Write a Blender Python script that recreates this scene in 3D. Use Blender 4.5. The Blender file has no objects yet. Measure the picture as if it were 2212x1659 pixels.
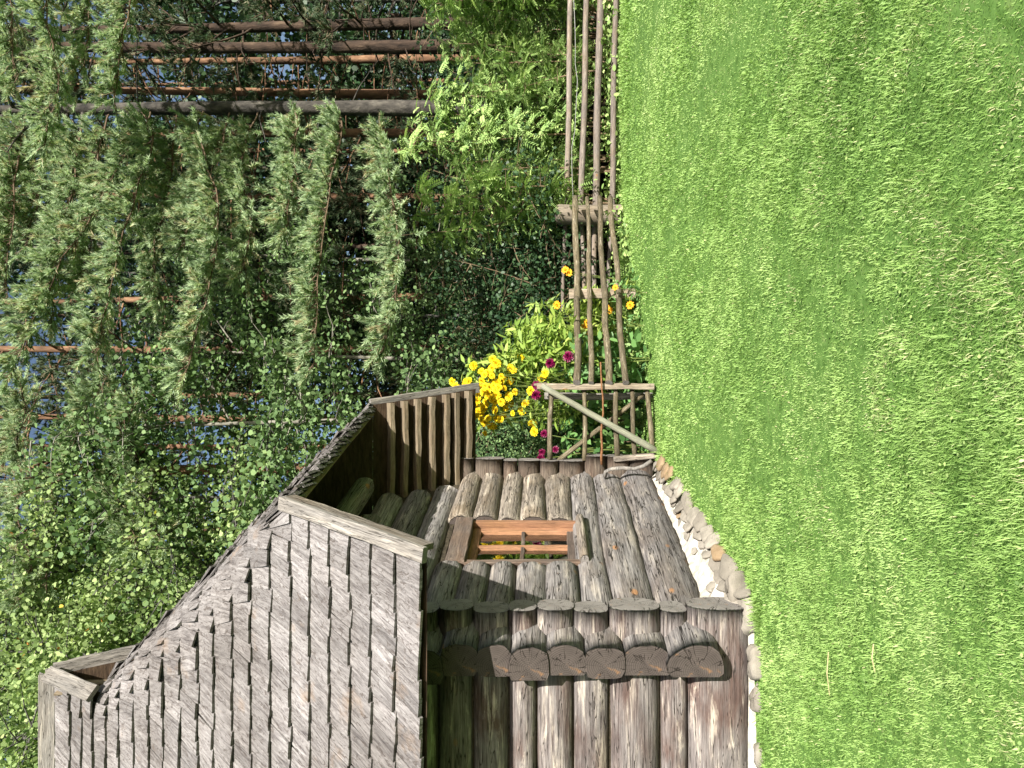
import bpy, math, random
import numpy as np
from mathutils import Vector, Matrix

# ------------------------------------------------------------------ camera, light, exposure
SC = bpy.context.scene
COL = SC.collection
F, U0, HOR, CZ = 1597.0, 829.5, 1175.0, 1.65       # focal length, principal column, horizon row (2212 px upright), eye height
cam_data = bpy.data.cameras.new("camera")
cam_data.sensor_width = 36.0
cam_data.lens = 26.0
cam_data.shift_x = -(HOR - 1106.0) / 2212.0
cam_data.clip_end = 2000.0
cam_data.clip_start = 0.05
cam = bpy.data.objects.new("camera", cam_data)
COL.objects.link(cam)
# the photograph was taken with the phone turned: world up points to the left of the picture
cam.matrix_world = Matrix(((0, 1, 0, 0), (0, 0, -1, 0), (-1, 0, 0, CZ), (0, 0, 0, 1)))
SC.camera = cam

SUN_EL, SUN_AZ = math.radians(30.5), math.radians(32.5)     # behind the camera, a little to the right
w = bpy.data.worlds.new("World"); SC.world = w; w.use_nodes = True
nt = w.node_tree
sky = nt.nodes.new("ShaderNodeTexSky"); sky.sky_type = 'NISHITA'; sky.sun_disc = False
sky.dust_density = 2.0; sky.ozone_density = 0.6; sky.sun_elevation = SUN_EL; sky.sun_rotation = math.pi - SUN_AZ
nt.links.new(sky.outputs[0], nt.nodes["Background"].inputs[0])
nt.nodes["Background"].inputs[1].default_value = 0.05
S = Vector((math.sin(SUN_AZ) * math.cos(SUN_EL), -math.cos(SUN_AZ) * math.cos(SUN_EL), math.sin(SUN_EL)))
sl = bpy.data.lights.new("sun", 'SUN'); sl.energy = 5.0; sl.angle = math.radians(0.5); sl.color = (1.0, 0.95, 0.86)
sun = bpy.data.objects.new("sun", sl); COL.objects.link(sun)
sun.rotation_euler = (-S).to_track_quat('-Z', 'Y').to_euler()
SC.view_settings.view_transform = 'Standard'; SC.view_settings.look = 'None'
SC.view_settings.gamma = 1.0; SC.view_settings.exposure = 1.5
SC.cycles.max_bounces = 8; SC.cycles.transparent_max_bounces = 8
SC.cycles.use_denoising = True

RNG = random.Random(7)
NR = np.random.default_rng(11)

def X(U, y): return (U - U0) / F * y
def Z(V, y): return CZ - (V - HOR) / F * y
def at(U, V, y): return Vector((X(U, y), y, Z(V, y)))

GY = [-400, -6, 0, 2.4, 5.2, 6.2, 8.2, 9.5, 11, 13, 18, 40, 400]
GZ = [-2, -0.1, 0.0, 0.03, 0.13, 0.2, 0.34, 0.39, 0.43, 0.50, 0.66, 1.2, 1.5]
def ground(y): return float(np.interp(y, GY, GZ))

# ------------------------------------------------------------------ materials
def new_mat(name):
    m = bpy.data.materials.new(name); m.use_nodes = True
    n = m.node_tree; b = n.nodes["Principled BSDF"]
    return m, n, b
def node(n, typ, **kw):
    x = n.nodes.new(typ)
    for k, v in kw.items():
        if isinstance(k, str) and k.startswith('i_'):
            x.inputs[k[2:].replace('_', ' ')].default_value = v
        else: setattr(x, k, v)
    return x
def ramp(n, stops, interp='LINEAR'):
    r = n.nodes.new("ShaderNodeValToRGB"); r.color_ramp.interpolation = interp
    e = r.color_ramp.elements
    while len(e) < len(stops): e.new(0.5)
    for k, (p, c) in enumerate(stops):
        e[k].position = p; e[k].color = (c[0], c[1], c[2], 1) if len(c) == 3 else c
    return r
def mixc(n, fac, a, b, mode='MIX'):
    m = n.nodes.new("ShaderNodeMix"); m.data_type = 'RGBA'; m.blend_type = mode
    for s, v in ((0, fac), (6, a), (7, b)):
        if isinstance(v, (int, float)): m.inputs[s].default_value = v
        elif isinstance(v, tuple): m.inputs[s].default_value = (*v, 1)
        else: n.links.new(v, m.inputs[s])
    return m.outputs[2]
def math_(n, op, a, b=0.0):
    m = n.nodes.new("ShaderNodeMath"); m.operation = op
    for s, v in ((0, a), (1, b)):
        if isinstance(v, (int, float)): m.inputs[s].default_value = v
        else: n.links.new(v, m.inputs[s])
    return m.outputs[0]

KA = 0.55
def sc_(c, k=KA): return tuple(v * k for v in c)
def wood_mat(name, light, dark, brown=(0.2, 0.11, 0.05), brown_amt=0.3, crack=1.0, scale=1.0, bump=0.6, knots=0.3, white=0.0):
    """weathered timber, grain running along the object's own X axis"""
    light, dark, brown = sc_(light), sc_(dark), sc_(brown)
    m, n, b = new_mat(name)
    L = n.links.new
    tc = node(n, "ShaderNodeTexCoord"); oi = node(n, "ShaderNodeObjectInfo")
    off = node(n, "ShaderNodeVectorMath", operation='SCALE'); off.inputs[0].default_value = (17.0, 9.0, 5.0)
    L(oi.outputs['Random'], off.inputs['Scale'])
    add = node(n, "ShaderNodeVectorMath", operation='ADD'); L(tc.outputs['Object'], add.inputs[0]); L(off.outputs[0], add.inputs[1])
    def mapped(sx, sy, sz):
        mp = node(n, "ShaderNodeMapping"); mp.inputs['Scale'].default_value = (sx * scale, sy * scale, sz * scale)
        L(add.outputs[0], mp.inputs[0]); return mp.outputs[0]
    def noise(vec, s, d=4, r=0.6, dist=0.0):
        x = node(n, "ShaderNodeTexNoise"); x.inputs['Scale'].default_value = s; x.inputs['Detail'].default_value = d
        x.inputs['Roughness'].default_value = r; x.inputs['Distortion'].default_value = dist; L(vec, x.inputs['Vector']); return x.outputs[0]
    grain = noise(mapped(0.9, 22, 22), 3.0, 5, 0.7, 0.4)
    fine = noise(mapped(2.5, 70, 70), 3.0, 3, 0.7)
    patch = noise(mapped(0.9, 2.2, 2.2), 1.6, 4, 0.6, 0.3)
    blot = noise(mapped(1.0, 7, 7), 2.0, 6, 0.7, 0.5)
    g = ramp(n, [(0.34, dark), (0.62, light)]); L(grain, g.inputs[0])
    pr = ramp(n, [(0.46, (0, 0, 0)), (0.66, (1, 1, 1))]); L(patch, pr.inputs[0])
    col = mixc(n, math_(n, 'MULTIPLY', pr.outputs[0], brown_amt), g.outputs[0], brown)
    if white > 0:
        wr = ramp(n, [(0.54, (0, 0, 0)), (0.72, (1, 1, 1))]); L(blot, wr.inputs[0])
        col = mixc(n, math_(n, 'MULTIPLY', wr.outputs[0], white), col, (0.62, 0.57, 0.5))
    fr = ramp(n, [(0.3, (0.62, 0.62, 0.62)), (0.65, (1.15, 1.15, 1.15))]); L(fine, fr.inputs[0])
    col = mixc(n, 1.0, col, fr.outputs[0], 'MULTIPLY')
    br = ramp(n, [(0.35, (0.72, 0.72, 0.72)), (0.65, (1.12, 1.1, 1.06))]); L(blot, br.inputs[0])
    col = mixc(n, 1.0, col, br.outputs[0], 'MULTIPLY')
    if knots > 0:
        vo = node(n, "ShaderNodeTexVoronoi"); vo.inputs['Scale'].default_value = 1.0; L(mapped(3.2, 5.5, 5.5), vo.inputs['Vector'])
        kr = ramp(n, [(0.0, (1, 1, 1)), (0.12, (1, 1, 1)), (0.19, (0, 0, 0))]); L(vo.outputs['Distance'], kr.inputs[0])
        gate = math_(n, 'GREATER_THAN', vo.outputs['Color'], 1 - knots)
        col = mixc(n, math_(n, 'MULTIPLY', kr.outputs[0], math_(n, 'MULTIPLY', gate, 0.75)), col, (0.30, 0.15, 0.06))
    ck = noise(mapped(0.55, 9, 9), 2.2, 3, 0.55, 0.5)
    cr = ramp(n, [(0.488, (0, 0, 0)), (0.498, (1, 1, 1)), (0.502, (1, 1, 1)), (0.512, (0, 0, 0))]); L(ck, cr.inputs[0])
    col = mixc(n, math_(n, 'MULTIPLY', cr.outputs[0], 0.9 * crack), col, (0.02, 0.016, 0.012))
    rb = ramp(n, [(0, (0.78, 0.77, 0.76)), (1, (1.15, 1.14, 1.12))]); L(oi.outputs['Random'], rb.inputs[0])
    col = mixc(n, 1.0, col, rb.outputs[0], 'MULTIPLY')
    L(col, b.inputs['Base Color']); b.inputs['Roughness'].default_value = 0.85; b.inputs['Specular IOR Level'].default_value = 0.25
    h = math_(n, 'SUBTRACT', math_(n, 'ADD', math_(n, 'MULTIPLY', grain, 0.6), math_(n, 'MULTIPLY', blot, 0.5)), math_(n, 'MULTIPLY', cr.outputs[0], 0.8 * crack))
    bp = node(n, "ShaderNodeBump"); bp.inputs['Strength'].default_value = bump; bp.inputs['Distance'].default_value = 0.015
    L(h, bp.inputs['Height']); L(bp.outputs[0], b.inputs['Normal'])
    return m

def endgrain_mat(name, light, dark):
    light, dark = sc_(light), sc_(dark)
    m, n, b = new_mat(name); L = n.links.new
    tc = node(n, "ShaderNodeTexCoord"); oi = node(n, "ShaderNodeObjectInfo")
    sp = node(n, "ShaderNodeSeparateXYZ"); L(tc.outputs['Object'], sp.inputs[0])
    y2 = math_(n, 'ADD', sp.outputs[1], math_(n, 'MULTIPLY', math_(n, 'SUBTRACT', oi.outputs['Random'], 0.5), 0.08)); z = sp.outputs[2]
    r = math_(n, 'SQRT', math_(n, 'ADD', math_(n, 'MULTIPLY', y2, y2), math_(n, 'MULTIPLY', z, z)))
    ns = node(n, "ShaderNodeTexNoise"); ns.inputs['Scale'].default_value = 9; L(tc.outputs['Object'], ns.inputs['Vector'])
    rr = math_(n, 'ADD', math_(n, 'MULTIPLY', r, 420), math_(n, 'MULTIPLY', ns.outputs[0], 9))
    ring = math_(n, 'SINE', rr)
    rp = ramp(n, [(0.0, dark), (1.0, light)]); L(math_(n, 'ADD', math_(n, 'MULTIPLY', ring, 0.12), math_(n, 'MULTIPLY', ns.outputs[0], 0.8)), rp.inputs[0])
    ang = math_(n, 'ARCTAN2', z, y2)
    cv = node(n, "ShaderNodeCombineXYZ"); L(math_(n, 'MULTIPLY', ang, 1.5), cv.inputs[0]); L(math_(n, 'MULTIPLY', r, 2.0), cv.inputs[1]); L(math_(n, 'MULTIPLY', oi.outputs['Random'], 40), cv.inputs[2])
    cn = node(n, "ShaderNodeTexNoise"); cn.inputs['Scale'].default_value = 1.6; cn.inputs['Detail'].default_value = 2; L(cv.outputs[0], cn.inputs['Vector'])
    cr = ramp(n, [(0.486, (0, 0, 0)), (0.498, (1, 1, 1)), (0.502, (1, 1, 1)), (0.514, (0, 0, 0))]); L(cn.outputs[0], cr.inputs[0])
    col = mixc(n, math_(n, 'MULTIPLY', cr.outputs[0], 0.9), rp.outputs[0], (0.012, 0.009, 0.007))
    n2 = node(n, "ShaderNodeTexNoise"); n2.inputs['Scale'].default_value = 14; n2.inputs['Detail'].default_value = 5; L(tc.outputs['Object'], n2.inputs['Vector'])
    o = ramp(n, [(0.62, (0, 0, 0)), (0.72, (1, 1, 1))]); L(n2.outputs[0], o.inputs[0])
    col = mixc(n, math_(n, 'MULTIPLY', o.outputs[0], 0.45), col, (0.26, 0.13, 0.05))
    L(col, b.inputs['Base Color']); b.inputs['Roughness'].default_value = 0.85; b.inputs['Specular IOR Level'].default_value = 0.2
    bp = node(n, "ShaderNodeBump"); bp.inputs['Strength'].default_value = 0.5; bp.inputs['Distance'].default_value = 0.01
    L(math_(n, 'SUBTRACT', math_(n, 'MULTIPLY', ring, 0.08), cr.outputs[0]), bp.inputs['Height']); L(bp.outputs[0], b.inputs['Normal'])
    return m

def leaf_mat(name, stops, trans=0.35, rough=0.5, spec=0.4):
    """leaf colour varies from leaf to leaf with the stored 'tint'"""
    stops = [(p, sc_(c, .76 if 'petal' in name else .84 if 'grass' in name else .80)) for p, c in stops]
    m, n, b = new_mat(name); L = n.links.new
    at_ = node(n, "ShaderNodeAttribute", attribute_name='tint')
    r = ramp(n, stops); L(at_.outputs['Fac'], r.inputs[0])
    L(r.outputs[0], b.inputs['Base Color']); b.inputs['Roughness'].default_value = rough; b.inputs['Specular IOR Level'].default_value = spec
    if trans > 0:
        t = node(n, "ShaderNodeBsdfTranslucent"); tcol = mixc(n, 1.0, r.outputs[0], (1.1, 1.15, 0.8), 'MULTIPLY'); L(tcol, t.inputs[0])
        mx = node(n, "ShaderNodeMixShader"); mx.inputs[0].default_value = trans
        L(b.outputs[0], mx.inputs[1]); L(t.outputs[0], mx.inputs[2]); L(mx.outputs[0], n.nodes['Material Output'].inputs[0])
    return m

def noise_mat(name, stops, scale=8.0, detail=6, rough=0.9, bump=0.4, dist=0.02, stretch=(1, 1, 1), spec=0.2):
    stops = [(p, sc_(c)) for p, c in stops]
    m, n, b = new_mat(name); L = n.links.new
    tc = node(n, "ShaderNodeTexCoord"); mp = node(n, "ShaderNodeMapping"); mp.inputs['Scale'].default_value = stretch; L(tc.outputs['Object'], mp.inputs[0])
    x = node(n, "ShaderNodeTexNoise"); x.inputs['Scale'].default_value = scale; x.inputs['Detail'].default_value = detail; x.inputs['Roughness'].default_value = 0.65; L(mp.outputs[0], x.inputs['Vector'])
    r = ramp(n, stops); L(x.outputs[0], r.inputs[0]); L(r.outputs[0], b.inputs['Base Color'])
    b.inputs['Roughness'].default_value = rough; b.inputs['Specular IOR Level'].default_value = spec
    bp = node(n, "ShaderNodeBump"); bp.inputs['Strength'].default_value = bump; bp.inputs['Distance'].default_value = dist
    L(x.outputs[0], bp.inputs['Height']); L(bp.outputs[0], b.inputs['Normal'])
    return m

def shingle_mat():
    m, n, b = new_mat("weathered_shingle"); L = n.links.new
    tc = node(n, "ShaderNodeTexCoord"); a = node(n, "ShaderNodeAttribute", attribute_name='tint')
    uv = node(n, "ShaderNodeUVMap", uv_map='grain')
    mp = node(n, "ShaderNodeMapping"); mp.inputs['Scale'].default_value = (1, 1, 1); L(uv.outputs[0], mp.inputs[0])
    def noise(vec, s, d, r, dist=0.0):
        x = node(n, "ShaderNodeTexNoise"); x.inputs['Scale'].default_value = s; x.inputs['Detail'].default_value = d; x.inputs['Roughness'].default_value = r
        x.inputs['Distortion'].default_value = dist; L(vec, x.inputs['Vector']); return x.outputs[0]
    mp2 = node(n, "ShaderNodeMapping"); mp2.inputs['Scale'].default_value = (40, 5, 1); L(uv.outputs[0], mp2.inputs[0])
    grain = noise(mp2.outputs[0], 1.0, 5, 0.7, 0.8)
    mp3 = node(n, "ShaderNodeMapping"); mp3.inputs['Scale'].default_value = (34, 16, 1); L(uv.outputs[0], mp3.inputs[0])
    pit = noise(mp3.outputs[0], 1.0, 4, 0.7, 1.2)
    big = noise(tc.outputs['Object'], 1.3, 4, 0.6)
    g = ramp(n, [(0.3, (0.09, 0.08, 0.08)), (0.5, (0.24, 0.225, 0.222)), (0.75, (0.40, 0.385, 0.38))]); L(grain, g.inputs[0])
    t = ramp(n, [(0, (0.48, 0.48, 0.485)), (0.5, (0.645, 0.645, 0.65)), (1, (0.80, 0.80, 0.81))]); L(a.outputs['Fac'], t.inputs[0])
    col = mixc(n, 1.0, g.outputs[0], t.outputs[0], 'MULTIPLY')
    pr = ramp(n, [(0.37, (1, 1, 1)), (0.47, (0, 0, 0))]); L(pit, pr.inputs[0])
    col = mixc(n, math_(n, 'MULTIPLY', pr.outputs[0], 0.75), col, (0.05, 0.04, 0.035))
    bb = ramp(n, [(0.38, (0.8, 0.78, 0.76)), (0.62, (1.1, 1.1, 1.1))]); L(big, bb.inputs[0])
    col = mixc(n, 1.0, col, bb.outputs[0], 'MULTIPLY')
    br = ramp(n, [(0.6, (0, 0, 0)), (0.72, (1, 1, 1))]); L(noise(tc.outputs['Object'], 3.1, 4, 0.6), br.inputs[0])
    col = mixc(n, math_(n, 'MULTIPLY', br.outputs[0], 0.35), col, (0.24, 0.16, 0.10))
    L(col, b.inputs['Base Color']); b.inputs['Roughness'].default_value = 0.8; b.inputs['Specular IOR Level'].default_value = 0.25
    bp = node(n, "ShaderNodeBump"); bp.inputs['Strength'].default_value = 0.9; bp.inputs['Distance'].default_value = 0.012
    L(math_(n, 'ADD', grain, pit), bp.inputs['Height']); L(bp.outputs[0], b.inputs['Normal'])
    return m

M = {}
M['log_front'] = wood_mat("log_front_timber", (0.42, 0.385, 0.385), (0.15, 0.125, 0.125), (0.15, 0.085, 0.07), 0.8, 1.0, 1.0, 0.8, 0.15, 0.6)
M['log_side'] = wood_mat("log_side_timber", (0.46, 0.44, 0.445), (0.14, 0.13, 0.135), (0.2, 0.15, 0.11), 0.4, 1.2, 1.0, 1.0, 0.4, 0.3)
M['log_pale'] = wood_mat("pale_log_timber", (0.46, 0.41, 0.365), (0.15, 0.125, 0.105), (0.24, 0.17, 0.10), 0.5, 1.0, 1.0, 0.9, 0.2, 0.4)
M['stub'] = wood_mat("stub_timber", (0.22, 0.18, 0.15), (0.11, 0.085, 0.07), (0.13, 0.07, 0.045), 0.5, 0.9, 1.2, 0.7, 0.1, 0.1)
M['end'] = endgrain_mat("log_end_grain", (0.19, 0.155, 0.14), (0.06, 0.048, 0.043))
M['end_pale'] = endgrain_mat("pale_end_grain", (0.44, 0.41, 0.39), (0.19, 0.17, 0.16))
M['rail'] = wood_mat("rail_timber", (0.40, 0.35, 0.32), (0.24, 0.20, 0.18), (0.34, 0.25, 0.16), 0.5, 0.6, 2.0, 0.5, 0.1, 0.2)
M['bark_rail'] = wood_mat("bark_rail_timber", (0.30, 0.26, 0.17), (0.13, 0.105, 0.07), (0.20, 0.15, 0.08), 0.5, 0.5, 2.5, 0.9, 0.0, 0.35)
M['post'] = wood_mat("post_timber", (0.52, 0.45, 0.36), (0.30, 0.25, 0.20), (0.40, 0.28, 0.16), 0.4, 0.7, 1.2, 0.6, 0.1, 0.3)
M['board'] = wood_mat("grey_board", (0.44, 0.42, 0.405), (0.22, 0.205, 0.195), (0.28, 0.235, 0.19), 0.25, 0.8, 1.3, 0.7, 0.1, 0.2)
M['brace'] = wood_mat("green_grey_brace", (0.46, 0.48, 0.38), (0.33, 0.34, 0.26), (0.38, 0.38, 0.28), 0.3, 0.4, 1.5, 0.3, 0.0, 0.0)
M['sash'] = wood_mat("red_brown_sash", (0.56, 0.30, 0.18), (0.30, 0.15, 0.09), (0.46, 0.25, 0.12), 0.5, 0.3, 1.6, 0.3, 0.0, 0.0)
M['frame_dark'] = wood_mat("dark_frame", (0.24, 0.19, 0.165), (0.11, 0.085, 0.075), (0.22, 0.13, 0.08), 0.5, 0.5, 1.4, 0.4, 0.0, 0.1)
M['batten'] = wood_mat("roof_batten_timber", (0.40, 0.33, 0.24), (0.2, 0.16, 0.11), (0.30, 0.2, 0.11), 0.5, 0.6, 1.5, 0.5, 0.1, 0.1)
M['under'] = noise_mat("shingle_underside", [(0.3, (0.035, 0.022, 0.014)), (0.7, (0.12, 0.078, 0.048))], 7, 5, 0.9, 0.5, 0.02, (1, 1, 6))  # darkened: shade between the battens is put into this colour
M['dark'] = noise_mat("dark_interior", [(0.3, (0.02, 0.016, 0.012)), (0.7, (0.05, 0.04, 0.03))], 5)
M['shingle'] = shingle_mat()
M['backing'] = noise_mat("light_stop_brown", [(0.3, (0.035, 0.028, 0.018)), (0.7, (0.11, 0.09, 0.06))], 22, 6, 1.0, 1.0, 0.03)  # dark brown for the slabs added behind the logs to stop light
M['mortar'] = noise_mat("lime_mortar", [(0.3, (0.38, 0.34, 0.28)), (0.62, (0.78, 0.74, 0.66))], 16, 6, 0.95, 0.6, 0.02)
def stone_mat(name, a, b_): return noise_mat(name, [(0.28, a), (0.72, b_)], 9, 8, 0.9, 0.6, 0.02)
M['stone'] = stone_mat("grey_stone", (0.20, 0.18, 0.15), (0.36, 0.325, 0.275))
M['stone2'] = stone_mat("ochre_stone", (0.30, 0.20, 0.11), (0.42, 0.32, 0.21))
M['stone3'] = stone_mat("pale_stone", (0.26, 0.235, 0.195), (0.46, 0.42, 0.36))
M['pine_bark'] = noise_mat("pine_bark", [(0.35, (0.03, 0.022, 0.018)), (0.55, (0.09, 0.06, 0.044)), (0.75, (0.21, 0.145, 0.10))], 7, 6, 0.95, 1.0, 0.05, (1, 1, 0.35))
M['orange_bark'] = noise_mat("orange_pine_bark", [(0.3, (0.07, 0.045, 0.032)), (0.55, (0.26, 0.145, 0.085)), (0.75, (0.56, 0.34, 0.20))], 5, 6, 0.95, 0.7, 0.04, (1, 1, 0.4))
M['grey_bark'] = noise_mat("grey_bark", [(0.35, (0.075, 0.072, 0.066)), (0.55, (0.17, 0.165, 0.15)), (0.72, (0.30, 0.29, 0.26))], 7, 6, 0.95, 0.8, 0.03, (1, 1, 0.6))
M['grey_pine'] = noise_mat('shaded_grey_bark', [(0.35, (0.03, 0.028, 0.026)), (0.55, (0.10, 0.09, 0.08)), (0.75, (0.22, 0.20, 0.17))], 7, 6, 0.95, 0.9, 0.04, (1, 1, 0.6))  # grey bark made darker, shade among the foliage put into the colour
M['pale_bark'] = noise_mat("pale_bark", [(0.3, (0.16, 0.15, 0.12)), (0.7, (0.42, 0.40, 0.34))], 9, 6, 0.9, 0.4, 0.02, (1, 1, 0.4))
M['bough'] = noise_mat('bough_bark', [(0.3, (0.09, 0.06, 0.04)), (0.7, (0.24, 0.17, 0.11))], 14, 4, 0.9, 0.3)
M['twig'] = noise_mat("twig_bark", [(0.3, (0.13, 0.085, 0.05)), (0.7, (0.36, 0.27, 0.17))], 14, 4, 0.9, 0.3)
M['stem'] = noise_mat("green_stem", [(0.3, (0.10, 0.15, 0.03)), (0.7, (0.24, 0.30, 0.08))], 14, 4, 0.8, 0.2)
M['needle'] = leaf_mat("pine_needles", [(0.0, (0.07, 0.115, 0.06)), (0.45, (0.28, 0.395, 0.215)), (0.85, (0.53, 0.66, 0.39)), (1.0, (0.46, 0.36, 0.22))], 0.35, 0.6, 0.2)
M['needle_far'] = leaf_mat("shaded_pine_needles", [(0.0, (0.02, 0.04, 0.022)), (0.6, (0.085, 0.13, 0.065)), (1.0, (0.22, 0.19, 0.12))], 0.2, 0.6, 0.2)  # darkened, the shade in the depth behind the boughs is in the colour
M['alder'] = leaf_mat("round_green_leaves", [(0.0, (0.05, 0.10, 0.04)), (0.5, (0.16, 0.26, 0.105)), (1.0, (0.29, 0.41, 0.17))], 0.35, 0.6, 0.15)
M['bright'] = leaf_mat("bright_green_leaves", [(0.0, (0.07, 0.14, 0.035)), (0.5, (0.30, 0.41, 0.16)), (0.95, (0.54, 0.65, 0.29)), (0.985, (0.55, 0.50, 0.06)), (1.0, (0.5, 0.22, 0.06))], 0.4, 0.6, 0.15)
M['rowan'] = leaf_mat("rowan_leaves", [(0.0, (0.09, 0.18, 0.05)), (0.5, (0.30, 0.45, 0.145)), (1.0, (0.54, 0.68, 0.25))], 0.3, 0.5, 0.3)
M['shade_leaf'] = leaf_mat("shaded_dark_leaves", [(0.0, (0.012, 0.035, 0.015)), (0.6, (0.04, 0.09, 0.035)), (1.0, (0.11, 0.18, 0.065))], 0.25, 0.5, 0.3)  # dark colour paints in the shade deep under the canopy
M['lance'] = leaf_mat("yellow_green_leaves", [(0.0, (0.12, 0.22, 0.04)), (0.5, (0.30, 0.44, 0.085)), (1.0, (0.50, 0.60, 0.15))], 0.4, 0.5, 0.25)
M['garden'] = leaf_mat("garden_leaves", [(0.0, (0.045, 0.12, 0.04)), (0.5, (0.13, 0.27, 0.08)), (1.0, (0.23, 0.40, 0.13))], 0.3, 0.5, 0.3)
M['petal'] = leaf_mat("yellow_petals", [(0.0, (0.88, 0.55, 0.01)), (0.5, (0.96, 0.74, 0.02)), (1.0, (0.98, 0.84, 0.05))], 0.35, 0.6, 0.15)
M['petal_orange'] = leaf_mat("orange_petals", [(0.0, (0.80, 0.34, 0.01)), (1.0, (0.92, 0.52, 0.02))], 0.3, 0.6, 0.2)
M['petal_red'] = leaf_mat("magenta_petals", [(0.0, (0.09, 0.002, 0.025)), (1.0, (0.26, 0.006, 0.08))], 0.2, 0.5, 0.3)
M['grass'] = leaf_mat("grass_blades", [(0.0, (0.17, 0.31, 0.07)), (0.3, (0.30, 0.48, 0.13)), (0.65, (0.44, 0.62, 0.21)), (0.88, (0.56, 0.68, 0.32)), (1.0, (0.70, 0.62, 0.38))], 0.45, 0.55, 0.25)
M['straw'] = noise_mat("straw", [(0.3, (0.5, 0.42, 0.2)), (0.7, (0.7, 0.62, 0.36))], 30)
M['rust'] = noise_mat("rusty_rod", [(0.3, (0.15, 0.06, 0.025)), (0.7, (0.38, 0.19, 0.09))], 25, 5, 0.8, 0.4)
M['wire'] = noise_mat("grey_wire", [(0.3, (0.25, 0.25, 0.24)), (0.7, (0.45, 0.45, 0.43))], 20, 3, 0.5)
def soil_mat():
    m, n, b = new_mat("ground_soil"); L = n.links.new
    tc = node(n, "ShaderNodeTexCoord"); sp = node(n, "ShaderNodeSeparateXYZ"); L(tc.outputs['Object'], sp.inputs[0])
    x = node(n, "ShaderNodeTexNoise"); x.inputs['Scale'].default_value = 14; x.inputs['Detail'].default_value = 6; L(tc.outputs['Object'], x.inputs['Vector'])
    lawn = ramp(n, [(0.3, (0.045, 0.095, 0.018)), (0.55, (0.08, 0.155, 0.035)), (0.75, (0.12, 0.18, 0.055))]); L(x.outputs[0], lawn.inputs[0])
    wood = ramp(n, [(0.3, (0.02, 0.016, 0.009)), (0.6, (0.06, 0.05, 0.022)), (0.8, (0.05, 0.075, 0.02))]); L(x.outputs[0], wood.inputs[0])
    x2 = node(n, "ShaderNodeTexNoise"); x2.inputs['Scale'].default_value = 2; L(tc.outputs['Object'], x2.inputs['Vector'])
    mr = node(n, "ShaderNodeMapRange"); mr.inputs[1].default_value = 11.2; mr.inputs[2].default_value = 12.4
    L(math_(n, 'ADD', sp.outputs[1], x2.outputs[0]), mr.inputs[0])
    L(mixc(n, mr.outputs[0], lawn.outputs[0], wood.outputs[0]), b.inputs['Base Color']); b.inputs['Roughness'].default_value = 1.0; b.inputs['Specular IOR Level'].default_value = 0.1
    return m
M['soil'] = soil_mat()
m, n, b = new_mat("window_glass")
b.inputs['Base Color'].default_value = (0.9, 0.95, 0.9, 1); b.inputs['Roughness'].default_value = 0.03
tr = node(n, "ShaderNodeBsdfTransparent"); gl = node(n, "ShaderNodeBsdfGlossy"); gl.inputs['Roughness'].default_value = 0.02
fr = node(n, "ShaderNodeFresnel"); fr.inputs[0].default_value = 1.6
mx = node(n, "ShaderNodeMixShader"); n.links.new(math_(n, 'ADD', fr.outputs[0], 0.25), mx.inputs[0]); n.links.new(tr.outputs[0], mx.inputs[1]); n.links.new(gl.outputs[0], mx.inputs[2])
n.links.new(mx.outputs[0], n.nodes['Material Output'].inputs[0]); M['glass'] = m

# ------------------------------------------------------------------ building helpers
class MB:
    def __init__(s): s.v = []; s.f = []; s.mi = []
    def add(s, vs, fs, mi=0):
        o = len(s.v); s.v += [tuple(p) for p in vs]
        for f in fs: s.f.append([i + o for i in f]); s.mi.append(mi)
    def box(s, c, ex, ey, ez, mi=0):
        """box from centre and three half-axis vectors, edges slightly bevelled by chamfered corners"""
        c, ex, ey, ez = Vector(c), Vector(ex), Vector(ey), Vector(ez)
        p = [c + a * ex + b_ * ey + d * ez for a in (-1, 1) for b_ in (-1, 1) for d in (-1, 1)]
        s.add(p, [(0, 1, 3, 2), (4, 6, 7, 5), (0, 4, 5, 1), (2, 3, 7, 6), (0, 2, 6, 4), (1, 5, 7, 3)], mi)
    def tube(s, pts, rad, k=8, mi=0, cap=True, mcap=None, wob=0.0, rng=RNG):
        pts = [Vector(p) for p in pts]; rings = []
        ref = Vector((0.3, 0.2, 1)).normalized()
        o = len(s.v)
        for i, p in enumerate(pts):
            t = (pts[min(i + 1, len(pts) - 1)] - pts[max(i - 1, 0)]).normalized()
            a = t.cross(ref)
            if a.length < 0.1: a = t.cross(Vector((1, 0, 0)))
            a.normalize(); b_ = t.cross(a)
            r = rad[i] if isinstance(rad, (list, tuple)) else rad
            for j in range(k):
                th = 2 * math.pi * j / k; q = r * (1 + wob * rng.uniform(-1, 1))
                s.v.append(tuple(p + a * math.cos(th) * q + b_ * math.sin(th) * q))
        for i in range(len(pts) - 1):
            for j in range(k):
                s.f.append([o + i * k + j, o + i * k + (j + 1) % k, o + (i + 1) * k + (j + 1) % k, o + (i + 1) * k + j]); s.mi.append(mi)
        if cap:
            s.f.append([o + j for j in range(k)][::-1]); s.mi.append(mi if mcap is None else mcap)
            e = o + (len(pts) - 1) * k
            s.f.append([e + j for j in range(k)]); s.mi.append(mi if mcap is None else mcap)
    def mesh(s, name, mats, smooth=False):
        me = bpy.data.meshes.new(name); me.from_pydata(s.v, [], s.f)
        for m_ in mats: me.materials.append(m_)
        me.polygons.foreach_set('material_index', s.mi)
        me.polygons.foreach_set('use_smooth', [smooth and len(f) == 4 for f in s.f])
        me.update(); return me

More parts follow.
